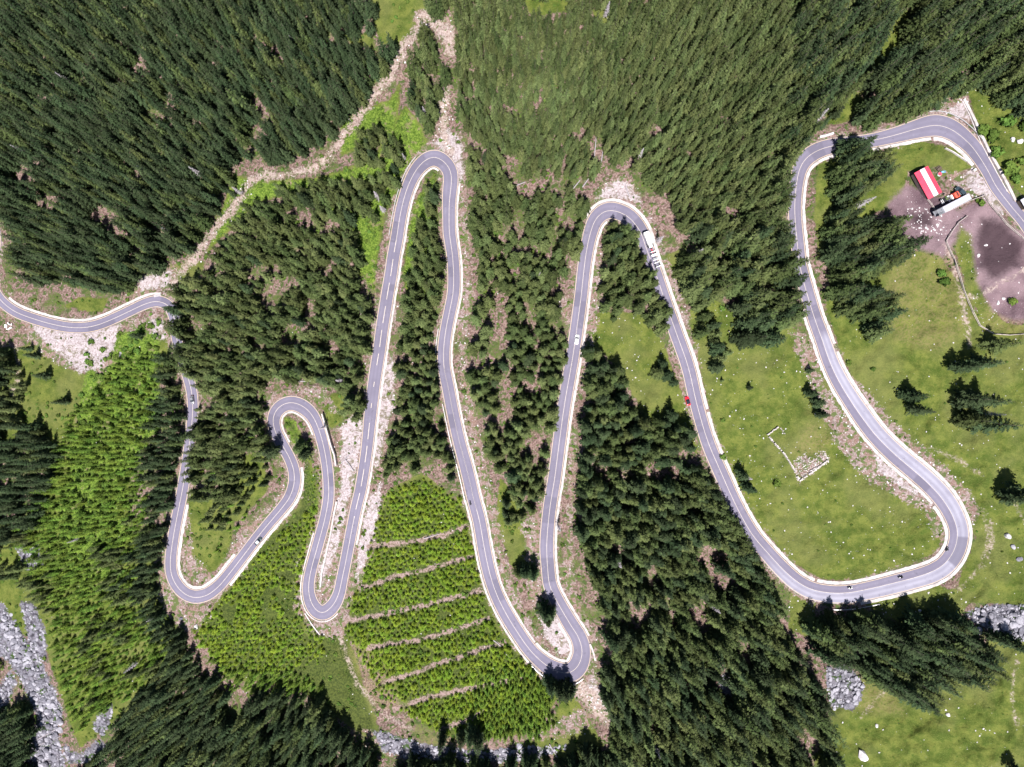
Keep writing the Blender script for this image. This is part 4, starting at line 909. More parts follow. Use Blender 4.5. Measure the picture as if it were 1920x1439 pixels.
stuff('young_spruce_growth', [proto_obj([c, t_], 'young_kind') for c, t_ in YNG], [row(t, 'y', len(YNG)) for t in ZF['y'][300:]], 'bright green thicket of young spruces on the left slope', 'young forest')
ZF['s'].sort(key=lambda t: -shown(t))
for t in ZF['s'][:300]:
    r = row(t, 's', len(SAP)); ph = Z[t[3]][0]
    o = bpy.data.objects.new('spruce_sapling', SAP[r[9]]); o.location = r[:3]; o.scale = r[3:6]; o.rotation_euler = (0, 0, r[6]); COL.objects.link(o)
    tag(o, trim(words(t, r, 'sapling')), 'sapling', 'saplings in ' + ph)
stuff('sapling_plantation', [proto_obj([c], 'sapling_kind') for c in SAP], [row(t, 's', len(SAP)) for t in ZF['s'][300:]], 'rows of yellow green spruce saplings on the terraces', 'plantation')
print('TREES', {k: len(v) for k, v in ZF.items()})

# dead trees and fallen trunks
DEAD = [(712,375,15,'grey dead tree beside the grass left of the dashed straight'),(722,398,14,'second grey dead tree beside the dashed straight'),(1832,775,17,'silvery dead spruce in the lower meadow cluster'),(1196,297,13,'grey dead snag at the brown gap above the lorry hairpin'),
 (1232,455,14,'pale dead tree above the verge right of the lorry'),(1300,480,15,'silver dead trunk among the stand right of the lorry'),(1520,235,17,'grey dead trunk at the forest edge above the upper right road'),(455,365,13,'grey dead tree by the dirt track junction'),(645,715,14,'grey leafless tree above the looped hairpin, left of the dashed straight'),
 (1392,893,13,'purplish dead spruce beside the two on the meadow verge'),(1540,1195,16,'purple grey dead spruce at the left of the stand below the hairpin'),(612,800,12,'bare tree fallen over the grey retaining wall'),(800,220,12,'pale dead tree in the clump between the dirt tracks'),(760,300,9,'thin dead tree on the bright grass'),
 (1148,520,14,'grey dead tree inside the lorry hairpin clump'),(1045,985,13,'grey dead tree at the thinning bottom of the central strip'),(380,330,16,'grey dead tree in the dark forest left of the junction'),(290,330,16,'silvery dead tree deep in the upper left forest'),(330,440,16,'grey dead tree near the lower edge of the upper left forest'),
 (60,290,15,'pair of grey dead stems far left in the upper forest'),(140,160,16,'grey dead stem in the upper left corner forest'),(560,90,14,'grey dead tree below the top edge of the upper left forest'),(1135,35,14,'grey dead tree at the top edge beside the bright gap'),(1770,30,17,'grey dead tree in the upper right corner forest'),(1880,130,17,'silvery dead tree by the right edge of the corner forest'),(1600,390,17,'grey dead tree in the stand left of the shed'),
 (1010,520,14,'grey dead tree in the middle of the wide central strip'),(1155,1050,15,'lilac grey dead tree at the left edge of the great dark forest'),(1330,1130,16,'grey dead tree within the great dark forest'),(1225,1390,15,'grey dead tree near the bottom of the great dark forest'),(300,1150,13,'grey dead tree at the gravel fan of the lower left hairpin'),(260,1240,13,'grey dead tree in the lower left forest'),(150,1010,10,'small grey dead tree above the white rock patch')]
for i, (x, y, h, lab) in enumerate(DEAD):
    r = row((x, y, h), 'm', 3); s = h / 20; db, dt = DEADM[i % 3]
    e = empty('dead_tree', r[:3]); e.rotation_euler = (r[7], r[8], r[6]); e.scale = (s * 1.2, s * 1.2, s); tag(e, lab, 'dead tree')
    for nm, me in (('branches', db), ('trunk', dt)):
        o = bpy.data.objects.new(nm, me); o.parent = e; COL.objects.link(o)
LOGS = [(1072,358,1088,338,'fallen grey trunk in the brown gap above the wide central strip'),(1092,352,1104,335,'second fallen trunk beside the first, above the central strip'),(960,352,985,342,'fallen trunk at the left of the brown gap above the central strip'),(1112,320,1118,255,'long pale trunk lying on the reddish clearing'),(1124,325,1130,285,'short trunk on the reddish clearing'),(1180,370,1172,345,'trunk lying above the lorry hairpin'),
 (975,1414,1000,1430,'bleached trunk across the stream bed at the bottom'),(962,1406,990,1428,'second bleached trunk across the stream bed at the bottom'),(990,1433,1005,1424,'short bleached trunk beside the stream at the bottom'),(1030,1395,1045,1420,'trunk leaning down to the stream near the bottom centre'),(55,1395,110,1365,'grey trunk lying across the boulder stream'),(60,1402,115,1380,'second grey trunk lying across the boulder stream'),(640,870,662,846,'fallen trunk on the bare rock right of the looped hairpin'),(648,862,664,884,'second fallen trunk on the bare rock'),
 (945,1222,960,1238,'pale trunk on the grass below the central road'),(925,1200,940,1212,'short pale trunk on the grass below the central road'),(560,715,582,716,'dark beam of an old log frame above the looped hairpin'),(582,716,583,700,'upright beam of the old log frame above the looped hairpin'),(795,1010,824,1001,'grey trunk lying along the top plantation terrace'),(1290,1150,1310,1190,'pale trunk between the trees of the great dark forest'),(1500,200,1555,165,'silver trunk fallen at the forest edge above the upper right road')]
for (x0, y0, x1, y1, lab) in LOGS:
    a, c = P(x0, y0, .35), P(x1, y1, .35); mid = (a + c) / 2; mb = MB(); mb.tube(a - mid, c - mid, .28, .16, 7)
    d = (c - a).normalized(); sdv_ = Vector((-d.y, d.x, .2))
    for k in range(5):
        q = a.lerp(c, .3 + .14 * k) - mid; mb.tube(q, q + sdv_ * random.choice((-1, 1)) * random.uniform(.6, 1.3) + d * .5, .05, .02, 4)
    o = mb.build('fallen_trunk', m_dead); o.location = mid; tag(o, lab, 'log')

# shrubs
SHRUBS = []
def shrub(x, y, s, lab): 
    o = bpy.data.objects.new('shrub', random.choice(SHR)); o.location = P(x, y); o.scale = (s, s * random.uniform(.85, 1.15), s * .9); o.rotation_euler = (0, 0, random.uniform(0, 6)); COL.objects.link(o); tag(o, lab[0], 'bush', lab[1] if len(lab) > 1 else None)
for x, y, s, l in [(1840,245,3.0,'dark bush right of the long white wall, uppermost'),(1856,258,3.2,'dark bush right of the long white wall, second down'),(1868,288,2.6,'dark bush halfway down beside the long white wall'),(1886,232,3.4,'big dark bush in the upper right meadow'),(1918,238,3.6,'dark bush cut by the right edge of the upper right meadow'),(1888,318,3.2,'broad bush low beside the long white wall'),(1902,335,3.0,'bush beside the small roadside hut'),(1915,305,2.6,'pale green bush at the right edge above the hut'),(1838,383,2.0,'bush on the green patch between the trailer and the road'),(1830,377,1.3,'low bush beside the white trailer'),
                 (1762,512,2.6,'dark green thicket left of the rail fence, upper'),(1768,528,2.4,'dark green thicket left of the rail fence, lower'),(1895,565,2.4,'dark green thicket in the field right of the rail fence'),(1457,905,1.8,'dark nettle patch below the stone ruin'),(1355,858,1.5,'tiny bush at the road verge by the meadow'),(1355,789,1.2,'tiny dark bush in the meadow left of the ruin'),(1321,580,1.6,'tiny round bush in the grass pocket'),(1353,579,1.6,'second tiny round bush in the grass pocket'),(1635,692,1.5,'small dark bush in the meadow right of the road'),(1590,680,1.6,'small dark bush on the verge right of the road')]:
    shrub(x, y, s, (l,))
pts = []
for _ in range(26000):
    x, y = rng.uniform(-80, 2000), rng.uniform(-80, 1520)
    if float(sample(f_road, x, y)) > -9: continue
    gB, gP, gG, gM, gR = [float(sample(gf[k], x, y)) for k in ('bright', 'pale', 'grass', 'mud', 'rock')]
    if gM > 0 or gR > 4: continue
    pr = 0.0
    if gB > -2: pr = .75 if x > 330 else 1.0
    elif gP > 0: pr = .16
    elif gG > 0: pr = .04 if x > 1090 and gG > 14 else (.10 if x > 1090 else .42)
    else: pr = .34
    if float(sample(gf['track'], x, y)) > 0: pr = 0
    if rng.random() > pr * (0.4 + 1.2 * float(vnoise(x / 22, y / 22, 91))): continue
    p = P(x, y); s = rng.uniform(.35, 1.25) * (1 if gB > -2 or x < 1090 else .6) * (1.8 if x < 300 and gB > -2 else 1)
    pts.append([p.x, p.y, p.z, s, s * rng.uniform(.8, 1.2), s * rng.uniform(.5, 1.0), rng.uniform(0, 6.28), 0, 0, int(rng.integers(4))])
stuff('undergrowth', [bpy.data.objects.new('shrub_kind', m) for m in SHR], pts, 'low green undergrowth on the clearings and slopes', 'undergrowth')
print('SHRUBS', len(pts))

# ------------------------------------------------------------------ boulders and stones
def boulder(x, y, s, lab, group=None, k=None):
    k = random.randrange(6) if k is None else k
    o = bpy.data.objects.new('boulder', RCK[k]); o.location = P(x, y, s * .15); o.scale = (s, s * random.uniform(.7, 1.2), s * random.uniform(.7, 1.1)); o.rotation_euler = (random.uniform(-.3, .3), random.uniform(-.3, .3), random.uniform(0, 6)); COL.objects.link(o); tag(o, lab, 'boulder', group)
for x, y, s, l in [(1618,1415,2.3,'largest pale boulder in the grass at the bottom right'),(1889,1006,1.5,'pale upright boulder in the meadow far right'),(1777,1341,1.0,'white boulder in the lower right meadow, upper one'),(1644,1361,1.0,'white stone in the lower right meadow left of the middle'),(1900,1026,1.1,'grey flat stone below the upright boulder far right'),(1911,1048,1.2,'grey flat stone at the far right edge'),(1724,1146,1.0,'white stone under the big hairpin in the grass'),(1898,263,1.1,'white stone in the upper right meadow, left one'),(1912,265,1.2,'white stone in the upper right meadow, right one'),(1848,460,.7,'white stone in the dark mud, upper'),(1834,480,.8,'white stone in the dark mud, lower left'),(1871,568,.8,'white stone in the lower muddy field, left'),(1881,560,.7,'white stone in the lower muddy field, right'),(585,1162,0,''),(368,1176,1.6,'white boulder below the gravel fan of the lower left hairpin'),(340,1160,1.2,'grey boulder on the gravel fan of the lower left hairpin'),(225,665,1.4,'white boulder at the right end of the gravel pit')]:
    if s: boulder(x, y, s, l, None, random.choice((6, 7, 8)) if 'white' in l or 'pale' in l else None)
STREAM = [(-30,1140),(8,1178),(35,1220),(60,1258),(80,1300),(96,1340),(86,1380),(84,1420),(86,1470)]
SS = spline(STREAM, 5)
def bl(kind, v, v0, v1, where, side=0.0, ax=('top', 'upper', 'middle', 'lower', 'bottom')):
    f = min(4, max(0, int((v - v0) / (v1 - v0) * 5))); sd_ = 'left bank' if side < -8 else 'right bank' if side > 8 else 'midstream'
    return f'{kind}, {sd_}, {ax[f]} stretch of {where}'
nb_ = 0
for k in range(150):
    q = SS[random.randrange(len(SS))]; w = 14 + 6 * (q[1] > 1290)
    x, y = q[0] + random.uniform(-w, w), q[1] + random.uniform(-w, w); boulder(x, y, random.uniform(.8, 2.0), bl('pale boulder', y, 1150, 1470, 'the lower left boulder stream', x - q[0]), 'boulders of the stream'); nb_ += 1
S2 = dense([(700,1385),(760,1398),(790,1412),(830,1415),(920,1418),(980,1410),(1040,1412)])
for k in range(60):
    q = S2[random.randrange(len(S2))]; boulder(q[0], q[1] + random.uniform(-12, 14), random.uniform(.6, 1.5), bl('white boulder', q[0], 700, 1040, 'the bottom stream bed', 0, ('left end', 'left', 'middle', 'right', 'right end')).replace(', midstream', ''), 'boulders of the lower stream bed')
for k in range(30):
    a = random.random(); boulder(1815 + 110 * a, 1175 + random.uniform(-16, 18) - 10 * math.sin(a * 3), random.uniform(.8, 2.2), ('grey rock, %s stretch of the outcrop below the big hairpin' % ['left end', 'left', 'middle', 'right', 'right end'][int(a * 4.99)]), 'rocks of the lower right outcrop')
for k in range(14):
    boulder(1583 + random.uniform(-24, 26), 1292 + random.uniform(-34, 34), random.uniform(.6, 1.6), random.choice(('small', 'broad', 'jagged')) + ' purplish rock of the grassy knoll between the dark forests', 'rocks of the knoll')
pts = []
def stones(n, fn, s0, s1, ks=(6, 7, 8)):
    for _ in range(n):
        x, y = fn(); 
        if float(sample(f_road, x, y)) > -5: continue
        p = P(x, y); s = s0 + (s1 - s0) * rng.random() ** 2.5
        pts.append([p.x, p.y, p.z + s * .1, s, s * rng.uniform(.6, 1.1), s * rng.uniform(.4, .9), rng.uniform(0, 6.28), 0, 0, int(ks[int(rng.integers(len(ks)))])])
def inpoly(poly):
    p = np.asarray(poly, float); x0, y0 = p.min(0); x1, y1 = p.max(0)
    def fn():
        for _ in range(60):
            x, y = rng.uniform(x0, x1), rng.uniform(y0, y1)
            if poly_sd(p, np.array([x]), np.array([y]))[0] > -4: return x, y
        return x, y
    return fn
for pl in PALE: 
    p = np.asarray(pl, float); A = abs(np.dot(p[:, 0], np.roll(p[:, 1], 1)) - np.dot(p[:, 1], np.roll(p[:, 0], 1))) / 2
    stones(int(A / 110), inpoly(pl), .12, .5)
for k, nst in ((0, 90), (1, 420), (2, 420), (3, 620), (4, 50), (5, 30), (6, 160), (10, 60)): stones(nst, inpoly(GRASS[k]), .10, .42)
for pl in MUD: stones(60, inpoly(pl), .12, .4)
for pl in ROCK: 
    p = np.asarray(pl, float); A = abs(np.dot(p[:, 0], np.roll(p[:, 1], 1)) - np.dot(p[:, 1], np.roll(p[:, 0], 1))) / 2
    stones(int(A / 17), inpoly(pl), .25, 1.1, (0, 1, 2, 3, 4, 5))
stones(90, inpoly([(1700,395),(1760,390),(1775,440),(1720,440)]), .2, .6)
stones(500, lambda: (rng.uniform(0, 1100), rng.uniform(500, 1439)), .12, .4)
for t_ in (0, 1, 2, 6):
    q_ = dense(TRACKS[t_ if t_ < 6 else -1][0]); stones(60, lambda: tuple(q_[int(rng.integers(len(q_)))] + rng.normal(0, 8, 2)), .15, .6)
stuff('loose_stones', [bpy.data.objects.new('stone_kind', m) for m in RCK], pts, 'loose pale stones strewn over verges, meadow and stream beds', 'stones')
print('STONES', len(pts))

# ------------------------------------------------------------------ vehicles
def paint(name, col, rough=0.3, metal=0.0):
    return simple(name, col, rough, 0.5, metal, 0.04, 1.0)
m_glass = paint('dark_glass', (0.02, 0.025, 0.035), 0.08); m_tyre = simple('tyre_rubber', (0.025, 0.025, 0.028), 0.9); m_rim = paint('rim_metal', (0.45, 0.45, 0.47), 0.3, 0.6)
m_lamp = paint('lamp_glass', (0.8, 0.8, 0.78), 0.15); m_tail = paint('tail_lamp', (0.5, 0.02, 0.02), 0.2); m_black = simple('black_plastic', (0.02, 0.02, 0.022), 0.6)
m_white = paint('white_paint', (0.78, 0.78, 0.78)); m_red = paint('red_paint', (0.62, 0.02, 0.035)); m_dkgreen = paint('dark_green_paint', (0.03, 0.045, 0.055)); m_grey = paint('grey_paint', (0.16, 0.16, 0.18)); m_orange = paint('red_orange_paint', (0.62, 0.09, 0.05))
m_silver = paint('silver_paint', (0.55, 0.57, 0.6), 0.25, 0.3); m_blue = paint('blue_plastic', (0.06, 0.22, 0.5), 0.5)
def wheel(root, x, y, r, w):
    mb = MB(); mb.tube((x, y - w / 2, r), (x, y + w / 2, r), r, r, 16); t = mb.build('wheel', m_tyre, root)
    mb = MB(); s = 1 if y > 0 else -1; mb.tube((x, y + s * (w / 2 - .02), r), (x, y + s * (w / 2 + .015), r), r * .6, r * .55, 12); mb.build('rim', m_rim, t)
def rrect(x, hw, z0, z1, cr=0.12):
    cr = min(cr, hw * .6, (z1 - z0) * .45); P_ = []
    for cy, cz, a0 in ((hw - cr, z1 - cr, 0), (-hw + cr, z1 - cr, 90), (-hw + cr, z0 + cr, 180), (hw - cr, z0 + cr, 270)):
        for k in range(3):
            a = math.radians(a0 + 45 * k); P_.append((x, cy + cr * math.cos(a), cz + cr * math.sin(a)))
    return P_
def place(name, u, v, ang_px, up, label, cat):
    """ang_px: heading as a photo direction (du, dv)"""
    e = empty(name, P(u, v, up, True), math.atan2(-ang_px[1], ang_px[0])); return tag(e, label, cat)
def car(u, v, d, body, label, cat='car', L=4.3, W=1.78, H=1.46, up=RL, suv=False, roof=None):
    r = place('car', u, v, d, up, label, cat); hl, hw = L / 2, W / 2; zb = .28
    hood = .82 if not suv else 1.0
    mb = MB(); mb.loft([rrect(-hl, hw * .80, zb + .12, hood * .92), rrect(-hl + .12, hw * .94, zb, hood), rrect(-hl + .6, hw, zb - .05, hood + .08), rrect(0, hw, zb - .05, hood + .07), rrect(hl - 1.25, hw, zb - .05, hood + .03), rrect(hl - .45, hw * .97, zb - .03, hood - .06), rrect(hl - .1, hw * .86, zb + .03, hood - .18), rrect(hl, hw * .70, zb + .1, hood - .26)])
    bo = mb.build('body', body, r, True)
    back = -hl + (.25 if suv else .55)
    def gh(x, z, k): return [(x, -hw * k, z), (x, hw * k, z)]
    z0, z1 = hood + .03, H - .05
    def frustum(m, nm, xa, xb, xc, xd, ka, kb, za, zt, par):
        m_ = MB(); m_.add([(xa, -hw * ka, za), (xb, -hw * ka, za), (xb, hw * ka, za), (xa, hw * ka, za), (xc, -hw * kb, zt), (xd, -hw * kb, zt), (xd, hw * kb, zt), (xc, hw * kb, zt)], [(0, 3, 2, 1), (4, 5, 6, 7), (0, 1, 5, 4), (1, 2, 6, 5), (2, 3, 7, 6), (3, 0, 4, 7)]); return m_.build(nm, m, par)
    frustum(m_glass, 'window', back, hl - 1.15, back + .38, hl - 1.95, .90, .74, z0, z1, r)
    frustum(roof or body, 'roof', back + .34, hl - 1.9, back + .5, hl - 2.05, .765, .70, z1, H, r)
    for s in (-1, 1):
        m_ = MB(); m_.box((hl - .16, s * hw * .66, hood - .26), (.2, .34, .14)); m_.build('headlight', m_lamp, r)
        m_ = MB(); m_.box((-hl + .06, s * hw * .68, hood - .12), (.12, .3, .16)); m_.build('tail_light', m_tail, r)
        m_ = MB(); m_.box((hl - 1.45, s * (hw + .08), hood + .14), (.12, .22, .13)); m_.build('mirror', body, r)
        for x in (-hl + .85, hl - .85): wheel(r, x, s * (hw - .1), .33 if not suv else .38, .22)
    return r
ii = near_i(1081, 636); car(1081.3, 637, (-T[ii, 0] , -abs(T[ii, 1])) if T[ii, 1] < 0 else (-T[ii, 0], -T[ii, 1]), m_white, 'white car driving up the road in the centre of the photo', L=4.3)
car(485.6, 1014.6, (.62, -.74), m_dkgreen, 'small dark car with glinting roof on the road above the lower left hairpin', L=4.4, roof=m_silver)  # roof coloured silver to paint in the glint on a dark car
car(1288.6, 752.2, (-.28, -1), m_red, 'red car parked on the gravel verge left of the road', L=4.0, roof=m_glass)
car(361.5, 750, (.12, 1), m_grey, 'grey car with a pale bonnet leaving the tree shade on the far left road', L=4.2)
car(1798.5, 360.5, (-.72, -.72), m_dkgreen, 'black off road car parked in front of the red lorry cab', 'car', 4.7, 1.9, 1.8, .02, True)
def box_part(r, nm, c, d, m, top=1.0):
    mb = MB(); mb.box(c, d, 0, 0, top); return mb.build(nm, m, r)
# lorry with empty drawbar trailer on the road
cx_, cy_ = 1221.8, 471
r = place('lorry', cx_, cy_, (-.352, -.936), RL, 'white lorry pulling an empty white skeletal trailer around the hairpin', 'lorry')
mb = MB(); mb.loft([rrect(8.4, 1.1, .5, 2.3, .2), rrect(8.2, 1.22, .4, 2.9, .25), rrect(6.6, 1.22, .4, 3.05, .25), rrect(6.3, 1.15, .5, 2.9, .2)]); cabp = mb.build('cab', m_white, r)
box_part(cabp, 'windscreen', (8.33, 0, 2.1), (.14, 2.0, .8), m_glass)
box_part(cabp, 'roof_hatch', (7.4, .1, 3.1), (.6, .7, .08), m_silver)
for s in (-1, 1): box_part(cabp, 'mirror', (8.0, s * 1.4, 2.1), (.15, .25, .5), m_black); box_part(cabp, 'headlight', (8.4, s * .85, .9), (.08, .35, .2), m_lamp)
box_part(r, 'chassis', (3.6, 0, .85), (5.6, .8, .3), m_black)
box_part(r, 'load_box', (4.45, 0, 1.95), (3.4, 2.3, 1.5), m_white, .97)
for y in (-.6, .6): box_part(r, 'load_rib', (4.4, y, 2.75), (3.0, .12, .1), m_silver)
box_part(r, 'tail_deck', (1.95, 0, 1.3), (1.3, 1.5, .5), m_white)
box_part(r, 'tow_bar', (.2, 0, .8), (2.6, .35, .2), m_tail)
box_part(r, 'trailer_frame', (-4.0, -.5, 1.1), (7.4, .22, .25), m_grey); box_part(r, 'trailer_frame', (-4.0, .5, 1.1), (7.4, .22, .25), m_grey)
for k, x in enumerate((-.6, -2.2, -3.7, -4.3, -5.6, -7.4)): box_part(r, 'bolster', (x, 0, 1.35), (.28 if k != 1 else .9, 2.3, .22), m_white if k != 2 else m_silver)
for x in (-.6, -3.7, -7.4):
    for s in (-1, 1): box_part(r, 'stake', (x, s * 1.1, 1.9), (.12, .1, 1.2), m_white)
for x in (7.5, 2.9, 2.0, -1.5, -6.2, -7.1):
    for s in (-1, 1): wheel(r, x, s * 1.0, .5, .42)
# parked tractor unit
r = place('lorry', 1775.5, 374.2, (.89, -.456), .02, 'red lorry cab without trailer parked beside the long white trailer', 'lorry')
mb = MB(); mb.loft([rrect(3.5, 1.05, .5, 2.2, .2), rrect(3.35, 1.2, .4, 2.8, .22), rrect(1.9, 1.2, .4, 3.1, .25), rrect(1.5, 1.12, .5, 3.0, .2)]); cabp = mb.build('cab', m_orange, r)
box_part(cabp, 'windscreen', (3.47, 0, 2.0), (.1, 1.9, .75), m_glass); box_part(cabp, 'roof_hatch', (2.5, .1, 3.12), (.5, 1.6, .06), m_black)
for s in (-1, 1): box_part(cabp, 'mirror', (3.2, s * 1.38, 2.0), (.15, .25, .5), m_black); box_part(cabp, 'headlight', (3.5, s * .8, .85), (.08, .35, .2), m_lamp); box_part(r, 'chassis_rail', (-1.0, s * .42, .95), (5.0, .16, .28), m_grey)
box_part(r, 'fuel_tank', (.3, -.95, .75), (1.3, .55, .6), m_silver); box_part(r, 'air_tank', (.3, .95, .75), (1.0, .5, .5), m_silver); box_part(r, 'coupling_plate', (-1.6, 0, 1.2), (1.0, 1.0, .12), m_black); box_part(r, 'equipment_box', (.85, 0, 1.6), (.5, 1.8, 1.0), m_white)
for x in (-3.0, -2.4): box_part(r, 'cross_member', (x, 0, 1.05), (.14, 1.9, .14), m_white)
for x in (2.6, -1.2, -2.4):
    for s in (-1, 1): wheel(r, x, s * 1.0, .5, .42)
# trailer
m_trroof = simple('trailer_roof', (0.36, 0.355, 0.40), 0.6, 0.3, 0, 0.12, .8)
r = place('semi_trailer', 1777.2, 388.6, (.889, -.459), .02, 'long white box trailer parked beside the shed, its rear end an open grey frame', 'trailer')
box_part(r, 'box_body', (1.25, 0, 2.5), (11.6, 2.45, 2.7), m_trroof); box_part(r, 'chassis', (0, 0, 1.0), (13.9, 1.0, .3), m_black)
box_part(r, 'tail_deck', (-5.85, 0, 1.3), (2.5, 2.4, .2), m_grey)
for k in range(6): box_part(r, 'roof_bow', (-6.9 + k * .42, 0, 3.75), (.1, 2.4, .1), m_silver)
for s in (-1, 1):
    box_part(r, 'side_frame', (-5.8, s * 1.18, 2.6), (2.4, .08, 2.4), m_grey); box_part(r, 'landing_leg', (4.2, s * .8, .45), (.18, .18, .9), m_grey)
    for x in (-5.2, -3.9, -2.6): wheel(r, x, s * 1.0, .5, .4)
# ------------------------------------------------------------------ shed, hut, yard things
def sheet(name, col):
    m, nt, b = nmat(name, 0.5, 0.35); g = NT(nt); tc = g.n('ShaderNodeTexCoord').outputs['Object']
    c = g.mix(g.step(g.noise(0.8, 5, 0.6, tc), .35, .7), tuple(x * .82 for x in col), col)
    g.link(c, b.inputs['Base Color']); return m
m_rred = sheet('red_roof_sheet', (0.70, 0.06, 0.11)); m_rwhite = sheet('white_roof_sheet', (0.80, 0.78, 0.76)); m_plank = simple('shed_planks', (0.13, 0.10, 0.10), 0.9, 0.1, 0, .3, 2)
r = place('shed', 1732.4, 346.6, (27, 50), 0, 'shed with a corrugated roof striped red, white and red', 'shed'); SL, SW_ = 11.8, 6.1
box_part(r, 'wall', (0, 0, 1.2), (SL - .6, SW_ - .6, 2.9), m_plank)
mb = MB()
for s in (-1, 1): mb.add([(s * (SL / 2 - .3), -SW_ / 2 + .3, 2.65), (s * (SL / 2 - .3), SW_ / 2 - .3, 2.65), (s * (SL / 2 - .3), 0, 3.45)], [(0, 1, 2)])
mb.build('gable', m_plank, r)
def corr(nm, y0, y1, m):
    mb = MB(); N_ = 96; V = []
    ys = [y0, (y0 + y1) / 2 if y0 * y1 >= 0 else 0.0, y1]
    for k in range(N_ + 1):
        x = -SL / 2 + SL * k / N_; dz = .045 * math.sin(k * 2.1)
        for y in ys: V.append((x, y, 3.62 - abs(y) * .3 + dz))
    F_ = [(k * 3 + j, k * 3 + j + 1, k * 3 + j + 4, k * 3 + j + 3) for k in range(N_) for j in range(2)]
    nV = len(V); V += [(x, y, z - .06) for x, y, z in V]; F_ += [tuple(reversed([i + nV for i in f])) for f in F_]
    mb.add(V, F_); return mb.build(nm, m, r)
corr('roof_panel', -SW_ / 2, -1.0, m_rred)['label'] = 'red roof panel'; corr('roof_panel', -1.0, 1.0, m_rwhite)['label'] = 'white roof panel'; corr('roof_panel', 1.0, SW_ / 2, m_rred)['label'] = 'red roof panel'
box_part(r, 'door', (1.5, SW_ / 2 - .27, 1.1), (1.1, .08, 2.1), m_dwood)
box_part(r, 'window', (-2.5, SW_ / 2 - .27, 1.5), (.9, .06, .7), m_glass)
r = place('hut', 1917, 383, (.5, .86), 0, 'small grey roofed hut at the right edge beside the road', 'hut')
box_part(r, 'wall', (0, 0, 1.1), (3.6, 3.0, 2.6), m_dwood); mb = MB(); mb.add([(-2.1, -1.8, 2.4), (2.1, -1.8, 2.4), (2.1, 1.8, 2.4), (-2.1, 1.8, 2.4), (-2.1, 0, 3.1), (2.1, 0, 3.1)], [(0, 1, 5, 4), (3, 4, 5, 2), (0, 4, 3), (1, 2, 5), (0, 3, 2, 1)]); mb.build('roof', m_trroof, r); box_part(r, 'door', (1.83, 0, 1.0), (.08, .9, 2.0), m_white)
def drum(u, v, rr, h, m, lab, cat, nm, lid=None):
    mb = MB(); mb.tube((0, 0, 0), (0, 0, h), rr, rr, 14); mb.tube((0, 0, h * .3), (0, 0, h * .34), rr * 1.05, rr * 1.05, 14); mb.tube((0, 0, h * .66), (0, 0, h * .7), rr * 1.05, rr * 1.05, 14)
    o = mb.build(nm, m); o.location = P(u, v); tag(o, lab, cat)
    if lid: m2 = MB(); m2.tube((0, 0, h), (0, 0, h + .06), rr * .98, rr * .9, 14); m2.build('lid', lid, o)
drum(1722, 347.5, .75, 1.1, m_blue, 'blue water barrel by the long left wall of the shed', 'barrel', 'barrel', m_silver)
drum(1725.5, 343, .35, .6, m_white, 'small white bucket beside the blue barrel at the shed', 'bucket', 'bucket')
drum(1760.5, 327.5, .75, .7, m_white, 'white tub with a red rim on the grass right of the shed', 'tub', 'tub', m_rred)
drum(1768.5, 364.5, .3, .7, m_black, 'small dark bin standing alone between the shed and the lorry cab', 'bin', 'bin')
e = empty('picnic_table', P(1759.5, 317.5), .7); tag(e, 'dark wooden picnic table on the grass right of the shed', 'table')
box_part(e, 'table_top', (0, 0, .75), (1.9, .9, .08), m_dwood)
for s in (-1, 1):
    box_part(e, 'bench', (0, s * .85, .42), (1.9, .35, .07), m_dwood)
    for q in (-.7, .7): box_part(e, 'leg', (q, s * .35, .2), (.1, .1, 1.0), m_dwood)
e = empty('feed_trough', P(1768, 323.2), .15); tag(e, 'light blue trough on the grass right of the shed', 'trough')
mb = MB(); mb.box((0, 0, .12), (1.6, .6, .1)); [mb.box((0, s * .3, .3), (1.6, .06, .4)) for s in (-1, 1)]; [mb.box((s * .8, 0, .3), (.06, .66, .4)) for s in (-1, 1)]; mb.build('basin', paint('light_blue_plastic', (.2, .45, .75), .5), e)
for s in (-.6, .6): box_part(e, 'leg', (s, 0, 0), (.1, .5, .25), m_grey)
e = empty('stone_box', P(1825, 320.5), .6); tag(e, 'white concrete box at the end of the apron by the yard entrance', 'concrete box')
box_part(e, 'base', (0, 0, .4), (1.3, 1.1, 1.2), m_strip, .93); box_part(e, 'lid', (.1, 0, 1.06), (1.0, .9, .12), m_conc)
for k, (x, y, a, b_, z, lab) in enumerate([(12, 612, 1.3, 1.9, .7, 'upright white concrete piece, left of the pile at the far left bend'), (18, 607.5, .5, 1.8, .8, 'thin white slab at the top of the pile at the far left bend'), (23, 609, 1.2, .5, .8, 'short white slab at the upper right of the pile at the far left bend'), (20, 616, .6, 2.2, .7, 'slanting white slab in the lower right of the pile at the far left bend'), (15, 618, 1.4, .5, .5, 'low white piece at the bottom of the pile at the far left bend')]):
    mb = MB(); mb.box((0, 0, z / 2), (a, b_, z), 0, 0, .85); mb.box((0, 0, z + .08), (a * .5, b_ * .5, .16), .3); o = mb.build('concrete_block', m_white); o.location = P(x, y); o.rotation_euler = (random.uniform(-.2, .2), 0, k * .7); tag(o, lab, 'concrete block', 'concrete pieces at the far left bend')
